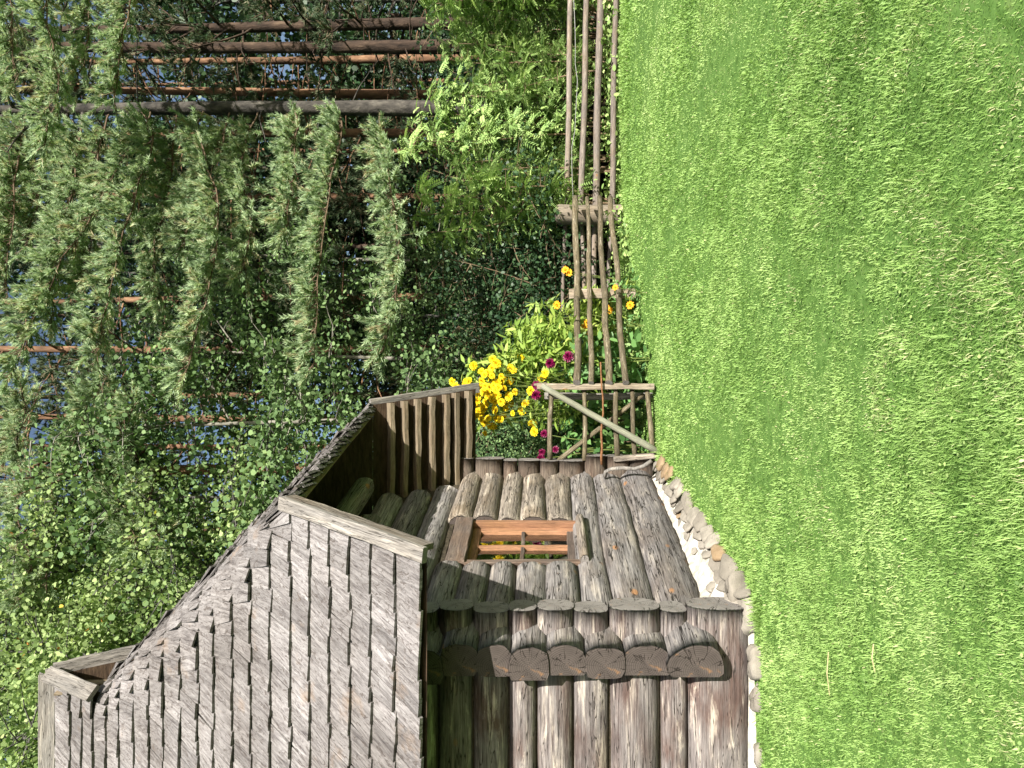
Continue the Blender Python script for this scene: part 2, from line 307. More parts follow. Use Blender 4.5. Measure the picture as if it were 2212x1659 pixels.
def link(name, me, parent=None, mat=None):
    o = bpy.data.objects.new(name, me); COL.objects.link(o)
    if parent is not None: o.parent = parent
    if mat is not None: o.matrix_basis = mat
    return o
def thing(name, loc, label, cat, group=None):
    o = bpy.data.objects.new(name, None); COL.objects.link(o); o.location = loc; o.empty_display_size = 0.2
    o['label'] = label; o['category'] = cat
    if group: o['group'] = group
    return o
def tag(o, label, cat, group=None, kind=None):
    if label: o['label'] = label
    if cat: o['category'] = cat
    if group: o['group'] = group
    if kind: o['kind'] = kind
    return o
def part_empty(name, parent):
    o = bpy.data.objects.new(name, None); COL.objects.link(o); o.parent = parent; o.empty_display_size = 0.1; return o
def origin(o):
    p = Vector((0, 0, 0))
    while o is not None: p += Vector(o.matrix_basis.translation) if o.type != 'MESH' else Vector((0, 0, 0)); o = o.parent
    return p
def frame(p0, p1, up=(0, 0, 1)):
    p0, p1 = Vector(p0), Vector(p1); x = (p1 - p0).normalized(); up = Vector(up)
    y = up.cross(x).normalized(); z = x.cross(y)
    mt = Matrix((x, y, z)).transposed().to_4x4(); mt.translation = p0; return mt, (p1 - p0).length
def place(name, me, mt, parent):
    mt = mt.copy(); mt.translation = mt.translation - (origin(parent) if parent else Vector((0, 0, 0)))
    return link(name, me, parent, mt)

def log_mesh(name, L, hz, hy, mats, seed, k=18, expo=2.3, flat=None, wob=0.035, bend=0.015, round_ends=(0, 0), bumps=0.0, ringlen=0.12, skew=0.0):
    """a log along local X: superelliptic section hy by hz, knobbly and slightly bent, end caps in the second material"""
    r = random.Random(seed); s = MB(); n = max(5, int(L / ringlen)); k0 = [r.uniform(-1, 1) * wob for _ in range(k)]
    ph = [r.uniform(0, 6.28) for _ in range(4)]
    bl = [(r.uniform(0, L), r.uniform(0, 6.28), r.uniform(0.5, 1)) for _ in range(int(bumps * L * 3))]
    xs = [L * i / n for i in range(n + 1)]
    rings = [(x, 1.0) for x in xs]
    if round_ends[0]: rings = [(0, 1 - 0.32 * round_ends[0]), (0.015, 1 - 0.14 * round_ends[0]), (0.045, 1 - .03 * round_ends[0])] + [q for q in rings if q[0] > 0.07]
    if round_ends[1]: rings = [q for q in rings if q[0] < L - 0.07] + [(L - 0.045, 1 - .03 * round_ends[1]), (L - 0.015, 1 - .14 * round_ends[1]), (L, 1 - .32 * round_ends[1])]
    for x, sc in rings:
        cy = bend * math.sin(x * 1.7 + ph[0]); cz = bend * 0.6 * math.sin(x * 1.3 + ph[1])
        tp = 1 + skew * (x / L - 0.5)
        for j in range(k):
            th = 2 * math.pi * (j + 0.5) / k; c, d = math.cos(th), math.sin(th)
            q = (abs(c) ** expo + abs(d) ** expo) ** (-1 / expo)
            q *= sc * tp * (1 + k0[j] + 0.025 * math.sin(3 * th + x * 2.2 + ph[2]) + wob * 0.35 * r.uniform(-1, 1))
            for bx, bt, ba in bl:
                dd = ((x - bx) / 0.07) ** 2 + ((math.sin((th - bt) / 2) * 2) / 0.45) ** 2
                if dd < 4: q *= 1 + 0.10 * ba * math.exp(-dd)
            y, z = hy * q * c, hz * q * d
            if flat is not None and y * flat[0] > flat[1]: y = flat[0] * flat[1]
            s.v.append((x, y + cy, z + cz))
    m_ = len(rings)
    for i in range(m_ - 1):
        for j in range(k):
            s.f.append([i * k + j, (i + 1) * k + j, (i + 1) * k + (j + 1) % k, i * k + (j + 1) % k]); s.mi.append(0)
    # caps get a slightly bevelled rim
    for base, sg in ((0, -1), ((m_ - 1) * k, 1)):
        o = len(s.v); ctr = Vector((0, 0, 0))
        for j in range(k): ctr += Vector(s.v[base + j])
        ctr /= k
        for j in range(k):
            p = Vector(s.v[base + j]); q = ctr + (p - ctr) * 0.93; q.x += sg * 0.008; s.v.append(tuple(q))
        for j in range(k):
            a, b_, c, d = base + j, base + (j + 1) % k, o + (j + 1) % k, o + j
            s.f.append([a, b_, c, d] if sg > 0 else [b_, a, d, c]); s.mi.append(1)
        s.f.append([o + j for j in (range(k) if sg > 0 else range(k - 1, -1, -1))]); s.mi.append(1)
    return s.mesh(name, mats, True)

def board_mesh(name, L, wy, wz, mats, seed, n=8, wav=0.004, chamfer=0.005):
    """a sawn board along local X, eight-sided section so its long edges are softened"""
    r = random.Random(seed); s = MB()
    c = min(chamfer, wy * 0.3, wz * 0.3)
    sec = [(-wy + c, -wz), (wy - c, -wz), (wy, -wz + c), (wy, wz - c), (wy - c, wz), (-wy + c, wz), (-wy, wz - c), (-wy, -wz + c)]
    for i in range(n + 1):
        dy, dz = r.uniform(-wav, wav), r.uniform(-wav, wav)
        for y, z in sec: s.v.append((L * i / n, y + dy + r.uniform(-wav, wav) * 0.3, z + dz))
    for i in range(n):
        for j in range(8): s.f.append([i * 8 + j, (i + 1) * 8 + j, (i + 1) * 8 + (j + 1) % 8, i * 8 + (j + 1) % 8]); s.mi.append(0)
    s.f.append([j for j in range(7, -1, -1)]); s.mi.append(len(mats) - 1); s.f.append([n * 8 + j for j in range(8)]); s.mi.append(len(mats) - 1)
    return s.mesh(name, mats)
SEED = [100]
def seed(): SEED[0] += 1; return SEED[0]
def board(name, p0, p1, wy, wz, mat, parent, up=(0, 0, 1), end=None, **kw):
    mt, L = frame(p0, p1, up)
    return place(name, board_mesh(name, L, wy, wz, [mat] + ([end] if end else []), seed(), **kw), mt, parent)
def pole(name, p0, p1, r0, r1, mat, end, parent, bend=0.02, knobs=0.06, k=10, n=None):
    """a peeled or barked pole: tapered, a little crooked"""
    mt, L = frame(p0, p1); r = random.Random(seed()); n = n or max(6, int(L / 0.14)); ph = r.uniform(0, 6.28); ph2 = r.uniform(0, 6.28)
    s = MB()
    pts = []; rad = []
    for i in range(n + 1):
        t = i / n; e = math.sin(math.pi * t)
        pts.append(Vector((L * t, bend * e * math.sin(t * L * 2.1 + ph) + r.uniform(-1, 1) * bend * 0.15, bend * e * math.sin(t * L * 1.5 + ph2) + r.uniform(-1, 1) * bend * 0.15)))
        rad.append((r0 + (r1 - r0) * t) * (1 + r.uniform(-1, 1) * knobs))
    s.tube(pts, rad, k, 0, True, 1, 0.04, r)
    return place(name, s.mesh(name, [mat, end], True), mt, parent)

def leaves_mesh(name, P, D, Nn, Ls, Ws, shape, tint, mats, mi=None):
    """numpy leaves: base points P, directions D, normals Nn, lengths, widths; shape = list of (along, across, lift)"""
    N = len(P); k = len(shape); D = D / np.linalg.norm(D, axis=1, keepdims=True)
    A = np.cross(D, Nn); A /= np.maximum(np.linalg.norm(A, axis=1, keepdims=True), 1e-6); B = np.cross(A, D)
    V = np.empty((N, k, 3))
    for i, (u, v, h) in enumerate(shape):
        V[:, i] = P + D * (u * Ls)[:, None] + A * (v * Ws)[:, None] + B * (h * Ls)[:, None]
    return poly_mesh(name, V.reshape(-1, 3), k, tint, mats, mi)
def poly_mesh(name, V, k, tint, mats, mi=None):
    N = len(V) // k; me = bpy.data.meshes.new(name)
    me.vertices.add(N * k); me.vertices.foreach_set('co', V.astype(np.float32).ravel())
    me.loops.add(N * k); me.loops.foreach_set('vertex_index', np.arange(N * k, dtype=np.int32))
    me.polygons.add(N); me.polygons.foreach_set('loop_start', np.arange(0, N * k, k, dtype=np.int32)); me.polygons.foreach_set('loop_total', np.full(N, k, dtype=np.int32))
    for m_ in mats: me.materials.append(m_)
    if mi is not None: me.polygons.foreach_set('material_index', mi.astype(np.int32))
    a = me.attributes.new('tint', 'FLOAT', 'FACE'); a.data.foreach_set('value', tint.astype(np.float32))
    me.update(calc_edges=True); return me
DIAMOND = [(0, 0, 0), (0.42, 0.5, 0.06), (1, 0, -0.05), (0.42, -0.5, 0.06)]
ROUND = [(0, 0, 0), (0.28, 0.46, 0.05), (0.72, 0.42, 0.05), (1, 0, -0.03), (0.72, -0.42, 0.05), (0.28, -0.46, 0.05)]
LANCE = [(0, 0, 0), (0.3, 0.5, 0.05), (0.65, 0.32, 0.02), (1, 0, -0.12), (0.65, -0.32, 0.02), (0.3, -0.5, 0.05)]
def unit(n_): v = NR.normal(size=(n_, 3)); return v / np.linalg.norm(v, axis=1, keepdims=True)
def norm(v): return v / np.maximum(np.linalg.norm(v, axis=1, keepdims=True), 1e-9)

# ------------------------------------------------------------------ ground
ys = sorted(set([-400, -100, -30, -6] + list(np.arange(-4, 20, 0.5)) + [24, 30, 40, 60, 120, 400]))
xs = sorted(set([-400, -120, -50] + list(np.arange(-20, 20.1, 1.0)) + [50, 120, 400]))
gb = MB()
for y in ys:
    for x in xs: gb.v.append((x, y, ground(y) + (0.012 * math.sin(x * 1.9 + y) + 0.01 * math.sin(y * 2.7 - x * 0.8))))
for i in range(len(ys) - 1):
    for j in range(len(xs) - 1):
        q = i * len(xs) + j; gb.f.append([q, q + 1, q + 1 + len(xs), q + len(xs)]); gb.mi.append(0)
tag(link("ground", gb.mesh("ground", [M['soil']], True)), None, None, None, 'structure')

# ------------------------------------------------------------------ the cabin
T = 0.239                                                     # the side wall runs back and to the right
BV = Vector((T, 1, 0)).normalized(); BN = Vector((1, -T, 0)).normalized()
def wall_x(y): return -1.91 + T * (y - 5.45)                  # axis of the side wall logs
cabin = thing('log_cabin', (-2.6, 6.9, 0.2), 'weathered grey log cabin with steep shingled half hipped roof and small reddish window', 'cabin')

FR = [(.164, .6), (.6, .8), (.8, 1.175), (1.175, 1.434), (1.434, 1.707), (1.707, 1.909), (1.909, 2.17), (2.17, 2.42), (2.42, 2.68), (2.68, 2.95), (2.95, 3.22)]
SR = [(.41, .77), (.77, 1.09), (1.09, 1.36), (1.36, 1.63), (1.63, 1.89), (1.89, 2.12), (2.12, 2.36), (2.36, 2.6), (2.6, 2.87), (2.87, 3.14), (3.14, 3.40)]
BR = [(.37, .665), (.665, .93), (.93, 1.18), (1.18, 1.48), (1.48, 1.70), (1.70, 1.958), (1.958, 2.12), (2.12, 2.456), (2.456, 2.65), (2.65, 2.9), (2.9, 3.19)]
front_wall = part_empty('front_wall', cabin)
for i, (a, c) in enumerate(FR):
    h = (c - a) / 2; z = (a + c) / 2; yy = 5.45 + (0.02 if i else -0.03)
    mt, L = frame((-4.4, yy, z), (-1.635 + RNG.uniform(-.02, .02) + (0.03 if i == 0 else 0), yy, z))
    place('log', log_mesh('log', L, h * 1.0, 0.135 + 0.02 * (h > .15), [M['log_front'], M['end_pale']], seed(), expo=2.9, wob=0.025, bend=0.006), mt, front_wall)
place('light_stop', board_mesh('light_stop', 2.4, 0.05, 1.55, [M['backing']], 3), Matrix.Translation((-4.4, 5.46, 1.72)), front_wall)  # added backing slab, keeps light from leaking between the logs
side_wall = part_empty('side_wall', cabin)
PX = {0: 0.15, 1: 0.15}
def side_log(i, a, c, y0, y1, re, mat, cap, skew=0.0):
    h = (c - a) / 2; z = (a + c) / 2; off = 0.03 if i == 0 else RNG.uniform(-0.012, 0.012)
    p0 = Vector((wall_x(y0), y0, z)) + BN * off; p1 = Vector((wall_x(y1), y1, z)) + BN * off
    mt, L = frame(p0, p1)
    place('log', log_mesh('log', L, h * 1.10, 0.152 + RNG.uniform(-.01, .02), [mat, cap], seed(), expo=RNG.uniform(2.2, 3.0), flat=(1, RNG.uniform(.08, .115)), wob=0.035, bend=0.012, round_ends=re, bumps=1.6, skew=skew), mt, side_wall)
WY0, WY1 = 6.54, 7.31
for i, (a, c) in enumerate(SR):
    zm = (a + c) / 2; y0 = 5.16 + RNG.uniform(-.025, .03) + (0.03 if i in (1, 3) else 0); y1 = 8.8 + RNG.uniform(-.03, .03)
    if zm > 2.6: y0, y1 = max(5.35, 4.6 + (zm - 2.2) * 0.75), min(8.75, 13.36 - 4.75 - (zm - 2.2) * 0.72)
    m_ = M['log_side']
    if 3 <= i <= 7:
        side_log(i, a, c, y0, WY0 - 0.07, (0.0, 0.9), m_, M['end'])
        side_log(i, a, c, WY1 + 0.07, y1, (0.5, 0.0), M['log_pale'], M['end'])
    else:
        side_log(i, a, c, y0, y1, (0, 0), m_, M['end'], 0.06)
def side_slab(y0, y1, z0, z1):
    mt, L = frame((wall_x(y0), y0, (z0 + z1) / 2), (wall_x(y1), y1, (z0 + z1) / 2))
    place('light_stop', board_mesh('light_stop', L, 0.055, (z1 - z0) / 2, [M['backing']], 3), mt, side_wall)  # the same added light-blocking slab behind the side logs
side_slab(5.5, WY0 - .03, .4, 3.3); side_slab(WY1 + .03, 8.5, .4, 3.3); side_slab(WY0 - .03, WY1 + .03, .4, 1.17); side_slab(WY0 - .03, WY1 + .03, 2.54, 3.3)
back_wall = part_empty('back_wall', cabin)
for i, (a, c) in enumerate(BR):
    h = (c - a) / 2; z = (a + c) / 2
    mt, L = frame((-4.4, 8.62, z), (-0.865 + RNG.uniform(-.035, .035), 8.62, z))
    place('log', log_mesh('log', L, h * 1.0, 0.135, [M['stub'], M['end_pale']], seed(), expo=3.2, wob=0.03, bend=0.004), mt, back_wall)

# foundation: lime mortar bank with rubble stones, sloping out to the grass
found = part_empty('foundation', cabin)
fb = MB()
N = 26
for i in range(N + 1):
    y = 5.52 + (8.55 - 5.52) * i / N; x = wall_x(y); g = ground(y)
    for d, zz in ((-0.05, 0.42), (0.10, 0.415), (0.17, 0.36), (0.30, max(g + 0.02, 0.26)), (0.40, g - 0.12)):
        j = 0.018 * math.sin(i * 1.7 + d * 30) + RNG.uniform(-.012, .012)
        q = Vector((x, y, 0)) + BN * (d + j); fb.v.append((q.x, q.y, zz + j * 0.5))
for i in range(N):
    for j in range(4): fb.f.append([i * 5 + j, i * 5 + j + 1, (i + 1) * 5 + j + 1, (i + 1) * 5 + j]); fb.mi.append(0)
o = len(fb.v); NF = 16
for i in range(NF + 1):
    x = -4.4 + 2.85 * i / NF
    for d, zz in ((-0.05, 0.19), (-0.13, 0.185), (-0.19, 0.12), (-0.24, 0.02)):
        j = RNG.uniform(-.012, .012); fb.v.append((x, 5.45 + d + j, zz + j))
for i in range(NF):
    for j in range(3): q = o + i * 4 + j; fb.f.append([q, q + 4, q + 5, q + 1]); fb.mi.append(0)
place('mortar_bank', fb.mesh('mortar_bank', [M['mortar']]), Matrix(), found)
sb = None
def stone(s, c, ax, ay, az, rx, ry, rz, mi, r):
    """an irregular flat stone: rounded, dented, on axes ax ay az"""
    s = MB(); nu, nv = 20, 7; o = 0; k_ = r.randint(4, 6); a0 = r.uniform(0, 6)
    hp = [(a0 + 6.283 * (q + r.uniform(-.25, .25)) / k_, r.uniform(.72, 1.0)) for q in range(k_)]
    for i in range(nv + 1):
        e = -math.pi / 2 + math.pi * i / nv; pl = abs(math.cos(e)) ** .4; ph_ = math.copysign(abs(math.sin(e)) ** .8, math.sin(e))
        for j in range(nu):
            a = 2 * math.pi * j / nu; q = min(min(d_ / max(math.cos(a - b_), .15) for b_, d_ in hp), 1.25) * pl * (1 + r.uniform(-.03, .03))
            s.v.append(tuple(Vector(c) + ax * rx * q * math.cos(a) + ay * ry * q * math.sin(a) + az * rz * ph_ * (1 + .35 * math.cos(a - a0) * pl + r.uniform(-.1, .1))))
    for i in range(nv):
        for j in range(nu): s.f.append([o + i * nu + j, o + i * nu + (j + 1) % nu, o + (i + 1) * nu + (j + 1) % nu, o + (i + 1) * nu + j]); s.mi.append(0)
    place('stone', s.mesh('stone', [(M['stone'], M['stone2'], M['stone3'])[mi]], True), Matrix(), found)
rs = random.Random(5)
for row, (d0, szL, szW, th_) in enumerate(((.215, (.06, .12), (.03, .05), .008), (.30, (.11, .22), (.06, .09), .016), (.40, (.12, .24), (.07, .10), .026))):
    y = 5.55
    while y < 8.45:
        L = rs.uniform(*szL); g = ground(y); d = d0 + rs.uniform(-.02, .02)
        slope = (BN * 0.16 + Vector((0, 0, g - 0.40))).normalized(); nrm = BV.cross(slope).normalized()
        if nrm.z < 0: nrm = -nrm
        if not (row == 0 and rs.random() < .5):
            zz = np.interp(d, [0.1, 0.17, 0.30, 0.42], [0.41, 0.36, max(g + 0.05, 0.26), g + 0.02])
            stone(sb, Vector((wall_x(y), y, zz)) + BN * d, (BV + BN * rs.uniform(-.25, .25)).normalized(), slope, nrm, L * .72, rs.uniform(*szW), th_, rs.choice([0, 0, 1, 2, 2, 2]), rs)
        y += L * 1.22
for (x, yy, zz, rr) in ((-1.66, 5.36, 0.17, .16), (-1.55, 5.5, 0.22, .14), (-1.95, 5.2, 0.15, .13), (-2.2, 5.2, 0.12, .1), (-2.6, 5.19, .11, .09), (-3.0, 5.2, .1, .1)):
    stone(sb, (x, yy, zz), Vector((1, .1, 0)).normalized(), Vector((-.1, 1, .3)).normalized(), Vector((0, -.3, 1)).normalized(), rr, rr * .7, .07, rs.choice([0, 2, 2]), rs)


# window
win = part_empty('window', cabin)
def wp(y, z, d): p = Vector((wall_x(y), y, z)) + BN * d; return p
WT, WB = 2.52, 1.27
up_n = BN
board('frame', wp(WY0 - .06, 2.43, .06), wp(WY1 + .05, 2.43, .06), 0.075, 0.085, M['frame_dark'], win)                # head
board('frame', wp(WY0 - .03, WB - .02, .05), wp(WY0 - .03, WT - .17, .05), 0.06, 0.032, M['frame_dark'], win, up=BV)     # jamb near
board('frame', wp(WY1 + .035, WB - .02, .05), wp(WY1 + .035, WT - .17, .05), 0.05, 0.03, M['sash'], win, up=BV)        # jamb far
sill = place('sill', log_mesh('sill', 0.86, 0.045, 0.10, [M['log_pale'], M['end_pale']], seed(), expo=2.4, round_ends=(.4, .4)), frame(wp(WY0 - .07, 1.30, .10), wp(WY1 + .06, 1.30, .10))[0], win)
sash = part_empty('sash', win)
yA, yB, zA, zB = WY0 + .015, WY1 - .005, 1.36, 2.335
ZM, YM = (zA + zB) / 2 + .0, (yA + yB) / 2 + .01
for (q0, q1, wy, wz, up, mt_) in (((yA + .02, zA), (yA + .02, zB), .030, .042, BV, 'sash'), ((yB - .02, zA), (yB - .02, zB), .026, .036, BV, 'sash'),
                             ((yA, zA + .03), (yB, zA + .03), .026, .040, (0, 0, 1), 'frame_dark'), ((yA, zB - .03), (yB, zB - .03), .026, .040, (0, 0, 1), 'sash'),
                             ((YM, zA + .06), (YM, zB - .06), .024, .022, BV, 'sash'), ((yA + .05, ZM), (yB - .05, ZM), .02, .018, (0, 0, 1), 'frame_dark')):
    board('sash_bar', wp(q0[0], q0[1], .015), wp(q1[0], q1[1], .015), wy, wz, M[mt_], win, up=up)
gl_ = MB(); p = [wp(yA + .04, zA + .05, .0), wp(yB - .04, zA + .05, .0), wp(yB - .04, zB - .05, .0), wp(yA + .04, zB - .05, .0)]
q = [v - BN * 0.005 for v in p]
gl_.add(p + q, [(0, 1, 2, 3), (7, 6, 5, 4), (0, 4, 5, 1), (1, 5, 6, 2), (2, 6, 7, 3), (3, 7, 4, 0)])
place('glass', gl_.mesh('glass', [M['glass']]), Matrix(), win)
# inner reveal, a dark room behind it and the inner shutter board the pane shows
board('reveal', wp(WY1 + .02, 1.3, -.13), wp(WY1 + .02, 2.42, -.13), 0.10, 0.02, M['sash'], win, up=BV)
board('reveal', wp(WY0 - .02, 1.3, -.13), wp(WY0 - .02, 2.42, -.13), 0.10, 0.02, M['sash'], win, up=BV)
board('inner_sill', wp(WY0, 1.3, -.14), wp(WY1, 1.3, -.14), 0.11, 0.02, M['sash'], win)
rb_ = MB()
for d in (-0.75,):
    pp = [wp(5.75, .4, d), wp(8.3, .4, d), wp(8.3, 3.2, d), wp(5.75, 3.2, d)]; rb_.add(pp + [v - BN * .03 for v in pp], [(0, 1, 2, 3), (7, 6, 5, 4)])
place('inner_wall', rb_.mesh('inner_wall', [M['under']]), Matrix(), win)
bpy.data.objects.remove(sash)

# ---- roof
YE = 4.6; ZE = 2.40; YR = 6.68; ZHIP = 3.512; ZGAB = 5.50; ZTOP = 6.10
def dF(z): return (-1.288 + math.sqrt(1.288 ** 2 + 4 * 0.236 * (z - 2.4))) / (2 * 0.236)
def yF(z): return YE + dF(z)
def yBk(z): return 2 * YR - yF(z)
def slopeF(z): return math.atan(1.288 + 2 * 0.236 * dF(z))
def xHip(z, y): return -0.605 - 1.041 * (z - ZHIP) + T * (y - 6.409)
def xVerge(y): return -1.037 + T * (y - YE)
def xGab(y): return -2.627 + T * (y - YR)
XL = -4.5
SLH = math.atan(1 / 1.012)
def contour(z):
    """the roof's outline at height z as (point, outward horizontal normal, slope angle): front, round the hip, along the side, back"""
    yf, yb, sf = yF(z), yBk(z), slopeF(z); out = []
    nf, nb = Vector((0, -1, 0)), Vector((0, 1, 0))
    if z < ZHIP - 1e-4 or z > ZGAB:
        xe = xVerge(yf) if z < ZHIP else xGab(yf)
        n_ = 40
        for i in range(n_ + 1): out.append((Vector((XL + (xe - XL) * i / n_, yf, z)), nf, sf))
        return out, None
    c1 = Vector((xHip(z, yf), yf, z)); c2 = Vector((xHip(z, yb), yb, z)); side = (c2 - c1).length
    cut = min(0.10 + 0.7 * (z - ZHIP), 0.42, side * 0.48)
    a = c1 + Vector((-cut, 0, 0)); b_ = c1 + BV * cut
    for i in range(31): out.append((Vector((XL + (a.x - XL) * i / 30, yf, z)), nf, sf))
    for i in range(1, 10):
        t = i / 10; p = a * (1 - t) ** 2 + c1 * 2 * t * (1 - t) + b_ * t * t
        out.append((p, (nf * (1 - t) + BN * t).normalized(), sf * (1 - t) + SLH * t))
    e = c2 - BV * cut; f_ = c2 + Vector((-cut, 0, 0))
    for i in range(9): out.append((b_ + (e - b_) * i / 8, BN, SLH))
    k_front = len(out)
    for i in range(1, 8):
        t = i / 8; p = e * (1 - t) ** 2 + c2 * 2 * t * (1 - t) + f_ * t * t
        out.append((p, (BN * (1 - t) + nb * t).normalized(), SLH * (1 - t) + sf * t))
    for i in range(13): out.append((f_ + (Vector((XL, yb, z)) - f_) * i / 12, nb, sf))
    return out, k_front
roof = part_empty('roof', cabin)
# sheathing: loft of the contours, and the two plain slopes below and above the hip
def loft(zs, fn, name, inset=0.03, flip=False):
    s = MB(); rows = []
    for z in zs:
        pts = fn(z); rows.append(len(s.v))
        for p, nh, sl_ in pts:
            q = p - (nh * math.sin(sl_) + Vector((0, 0, math.cos(sl_)))) * inset; s.v.append(tuple(q))
    m_ = len(fn(zs[0]))
    for i in range(len(zs) - 1):
        for j in range(m_ - 1): s.f.append([rows[i] + j, rows[i] + j + 1, rows[i + 1] + j + 1, rows[i + 1] + j]); s.mi.append(0)
    return place(name, s.mesh(name, [M['under']]), Matrix(), roof)
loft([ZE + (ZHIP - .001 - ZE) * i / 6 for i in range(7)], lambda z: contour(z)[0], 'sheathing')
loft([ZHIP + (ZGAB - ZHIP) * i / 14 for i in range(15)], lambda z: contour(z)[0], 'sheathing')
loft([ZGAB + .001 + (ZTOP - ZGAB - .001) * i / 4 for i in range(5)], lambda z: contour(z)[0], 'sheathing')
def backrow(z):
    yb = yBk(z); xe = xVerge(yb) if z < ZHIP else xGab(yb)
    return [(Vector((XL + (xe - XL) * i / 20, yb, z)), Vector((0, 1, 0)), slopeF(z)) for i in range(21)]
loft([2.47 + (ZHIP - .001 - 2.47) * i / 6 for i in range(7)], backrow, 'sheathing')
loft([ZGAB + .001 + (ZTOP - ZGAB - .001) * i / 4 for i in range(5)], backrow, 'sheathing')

# shingle courses, at the heights the photograph shows
VS = [135, 160, 185, 213, 240, 272, 306, 337, 373, 411, 445, 485, 525, 567, 611, 653, 696, 740, 785, 838, 893]
def z_from_V(v):                                              # height on the front slope that shows at row v
    lo, hi = ZE, ZTOP
    for _ in range(40):
        mid = (lo + hi) / 2
        if HOR - F * (mid - CZ) / yF(mid) > v: lo = mid
        else: hi = mid
    return lo
levels = sorted([z_from_V(v + 22) for v in VS]); levels[0] = ZE - 0.005
sh_v, sh_uv, sh_t = [], [], []
rs = random.Random(21)
def xlim(z):
    z = min(max(z, ZE), ZTOP); yf = yF(z)
    if z < ZHIP: return xVerge(yf)
    if z > ZGAB: return xGab(yf)
    return xHip(z, yf) - .03
def shingle(p, tdir, nh, sl_, wdt, length, lift, shear, tint, wtop):
    """one split shingle: wedge lying on the slope, butt edge lifted"""
    upv = (-nh * math.cos(sl_) + Vector((0, 0, math.sin(sl_)))); nv = (nh * math.sin(sl_) + Vector((0, 0, math.cos(sl_))))
    th = rs.uniform(0.014, 0.028)
    j1 = rs.uniform(-.010, .006); j2 = j1 + rs.uniform(-.006, .006); tw = rs.uniform(.0, .008) if abs(nh.x) < .02 else rs.uniform(.010, .022)
    a = p - tdir * wdt / 2 + upv * j1 + nv * (lift + tw); b_ = p + tdir * wdt / 2 + upv * j2 + nv * (lift - tw)
    c = p + tdir * (wtop / 2 + shear * length) + upv * length + nv * 0.004; d = p + tdir * (-wtop / 2 + shear * length) + upv * length + nv * 0.004
    if abs(nh.x) < .02 and (p.z < ZHIP - .02 or p.z > ZGAB):
        for q in (c, d): q.x = min(q.x, xlim(q.z))
        for q in (a, b_): q.x = min(q.x, xlim(q.z) + .015)
    dn = nv * th
    a2, b2 = a - dn, b_ - dn
    u, v0 = rs.uniform(0, 50), rs.uniform(0, 50)
    for quad, uvs in (((a, b_, c, d), ((u, v0), (u + wdt, v0), (u + wdt, v0 + length), (u, v0 + length))), ((a2, b2, b_, a), ((u, v0), (u + wdt, v0), (u + wdt, v0 + th), (u, v0 + th))),
                      ((b2, c, c, b_), ((u, v0), (u + .05, v0), (u + .05, v0), (u, v0 + length))), ((a2, a, d, d), ((u, v0), (u, v0 + length), (u + .05, v0), (u + .05, v0)))):
        sh_v.extend([tuple(x) for x in quad]); sh_uv.extend(uvs); sh_t.append(tint)
for li, z in enumerate(levels):
    zn = levels[li + 1] if li + 1 < len(levels) else ZTOP + .02
    pts, kf = contour(min(max(z, ZE), ZTOP - 0.03))
    if kf: pts = pts[:kf]
    P = [p for p, _, _ in pts]; acc = [0.0]
    for i in range(1, len(P)): acc.append(acc[-1] + (P[i] - P[i - 1]).length)
    S1 = acc[30] if kf else acc[-1]; cshear = rs.uniform(.3, .42); total = acc[-1]; s_ = 0.0; ln = (zn - z) / math.sin(pts[0][2]) * 1.45
    while s_ < total - 0.02:
        i = min(max(int(np.searchsorted(acc, s_)), 1), len(P) - 1)
        curved = (pts[i][1] - pts[i - 1][1]).length > 1e-3
        wdt = rs.uniform(0.06, 0.10) if curved else rs.choice([rs.uniform(0.09, 0.13), rs.uniform(0.11, 0.19)])
        if s_ + wdt > total: wdt = total - s_
        sm = s_ + wdt / 2; i = min(max(int(np.searchsorted(acc, sm)), 1), len(P) - 1)
        f_ = (sm - acc[i - 1]) / max(acc[i] - acc[i - 1], 1e-6)
        p = P[i - 1].lerp(P[i], f_); nh = pts[i - 1][1].lerp(pts[i][1], f_).normalized(); sl_ = pts[i - 1][2] * (1 - f_) + pts[i][2] * f_
        td = Vector((-nh.y, nh.x, 0))
        kinked = curved or abs(nh.x) > 0.02
        p = p + Vector((0, 0, rs.uniform(-.008, .008)))
        lf = rs.uniform(0.03, 0.044)
        near_end = s_ + wdt > total - 0.2 and not kf
        w_ = min(max((S1 - sm) / .6, 0), 1); e_ = -.2 if kf else .13
        shear = 0.0 if kinked else e_ * (1 - w_) + cshear * w_ + rs.uniform(-.04, .04) * w_
        t_ = min(max(rs.gauss(0.5, 0.22), 0), 1)
        ln_ = ln if not kinked else (zn - z) / math.sin(sl_) * 1.3
        wt_ = wdt * (1.1 if kinked else (1 + .7 * (1 - w_) * (kf is not None)))
        shingle(p, td, nh, sl_, wdt * (0.88 if kinked else 0.985), ln_, lf + (rs.uniform(-.016, .022) if kinked else 0), shear, t_, wt_)
        s_ += wdt
for lf_ in (0.012, -0.008, -0.03):                             # doubled courses make the thick ragged eave of the hip
    s_ = 0.0
    while s_ < 2.6:
        wdt = rs.uniform(.07, .14); y_ = 5.40 + (s_ + wdt / 2) * BV.y
        shingle(Vector((xHip(ZHIP, y_), y_, ZHIP)) + BN * rs.uniform(-.02, .02), Vector((-BN.y, BN.x, 0)), BN, SLH, wdt * .97, .3, lf_, 0, rs.random(), wdt)
        s_ += wdt
me = poly_mesh('shingles', np.array(sh_v), 4, np.array(sh_t), [M['shingle']])
uvl = me.uv_layers.new(name='grain'); uvl.data.foreach_set('uv', np.array(sh_uv, dtype=np.float32).ravel())
place('shingles', me, Matrix(), roof)

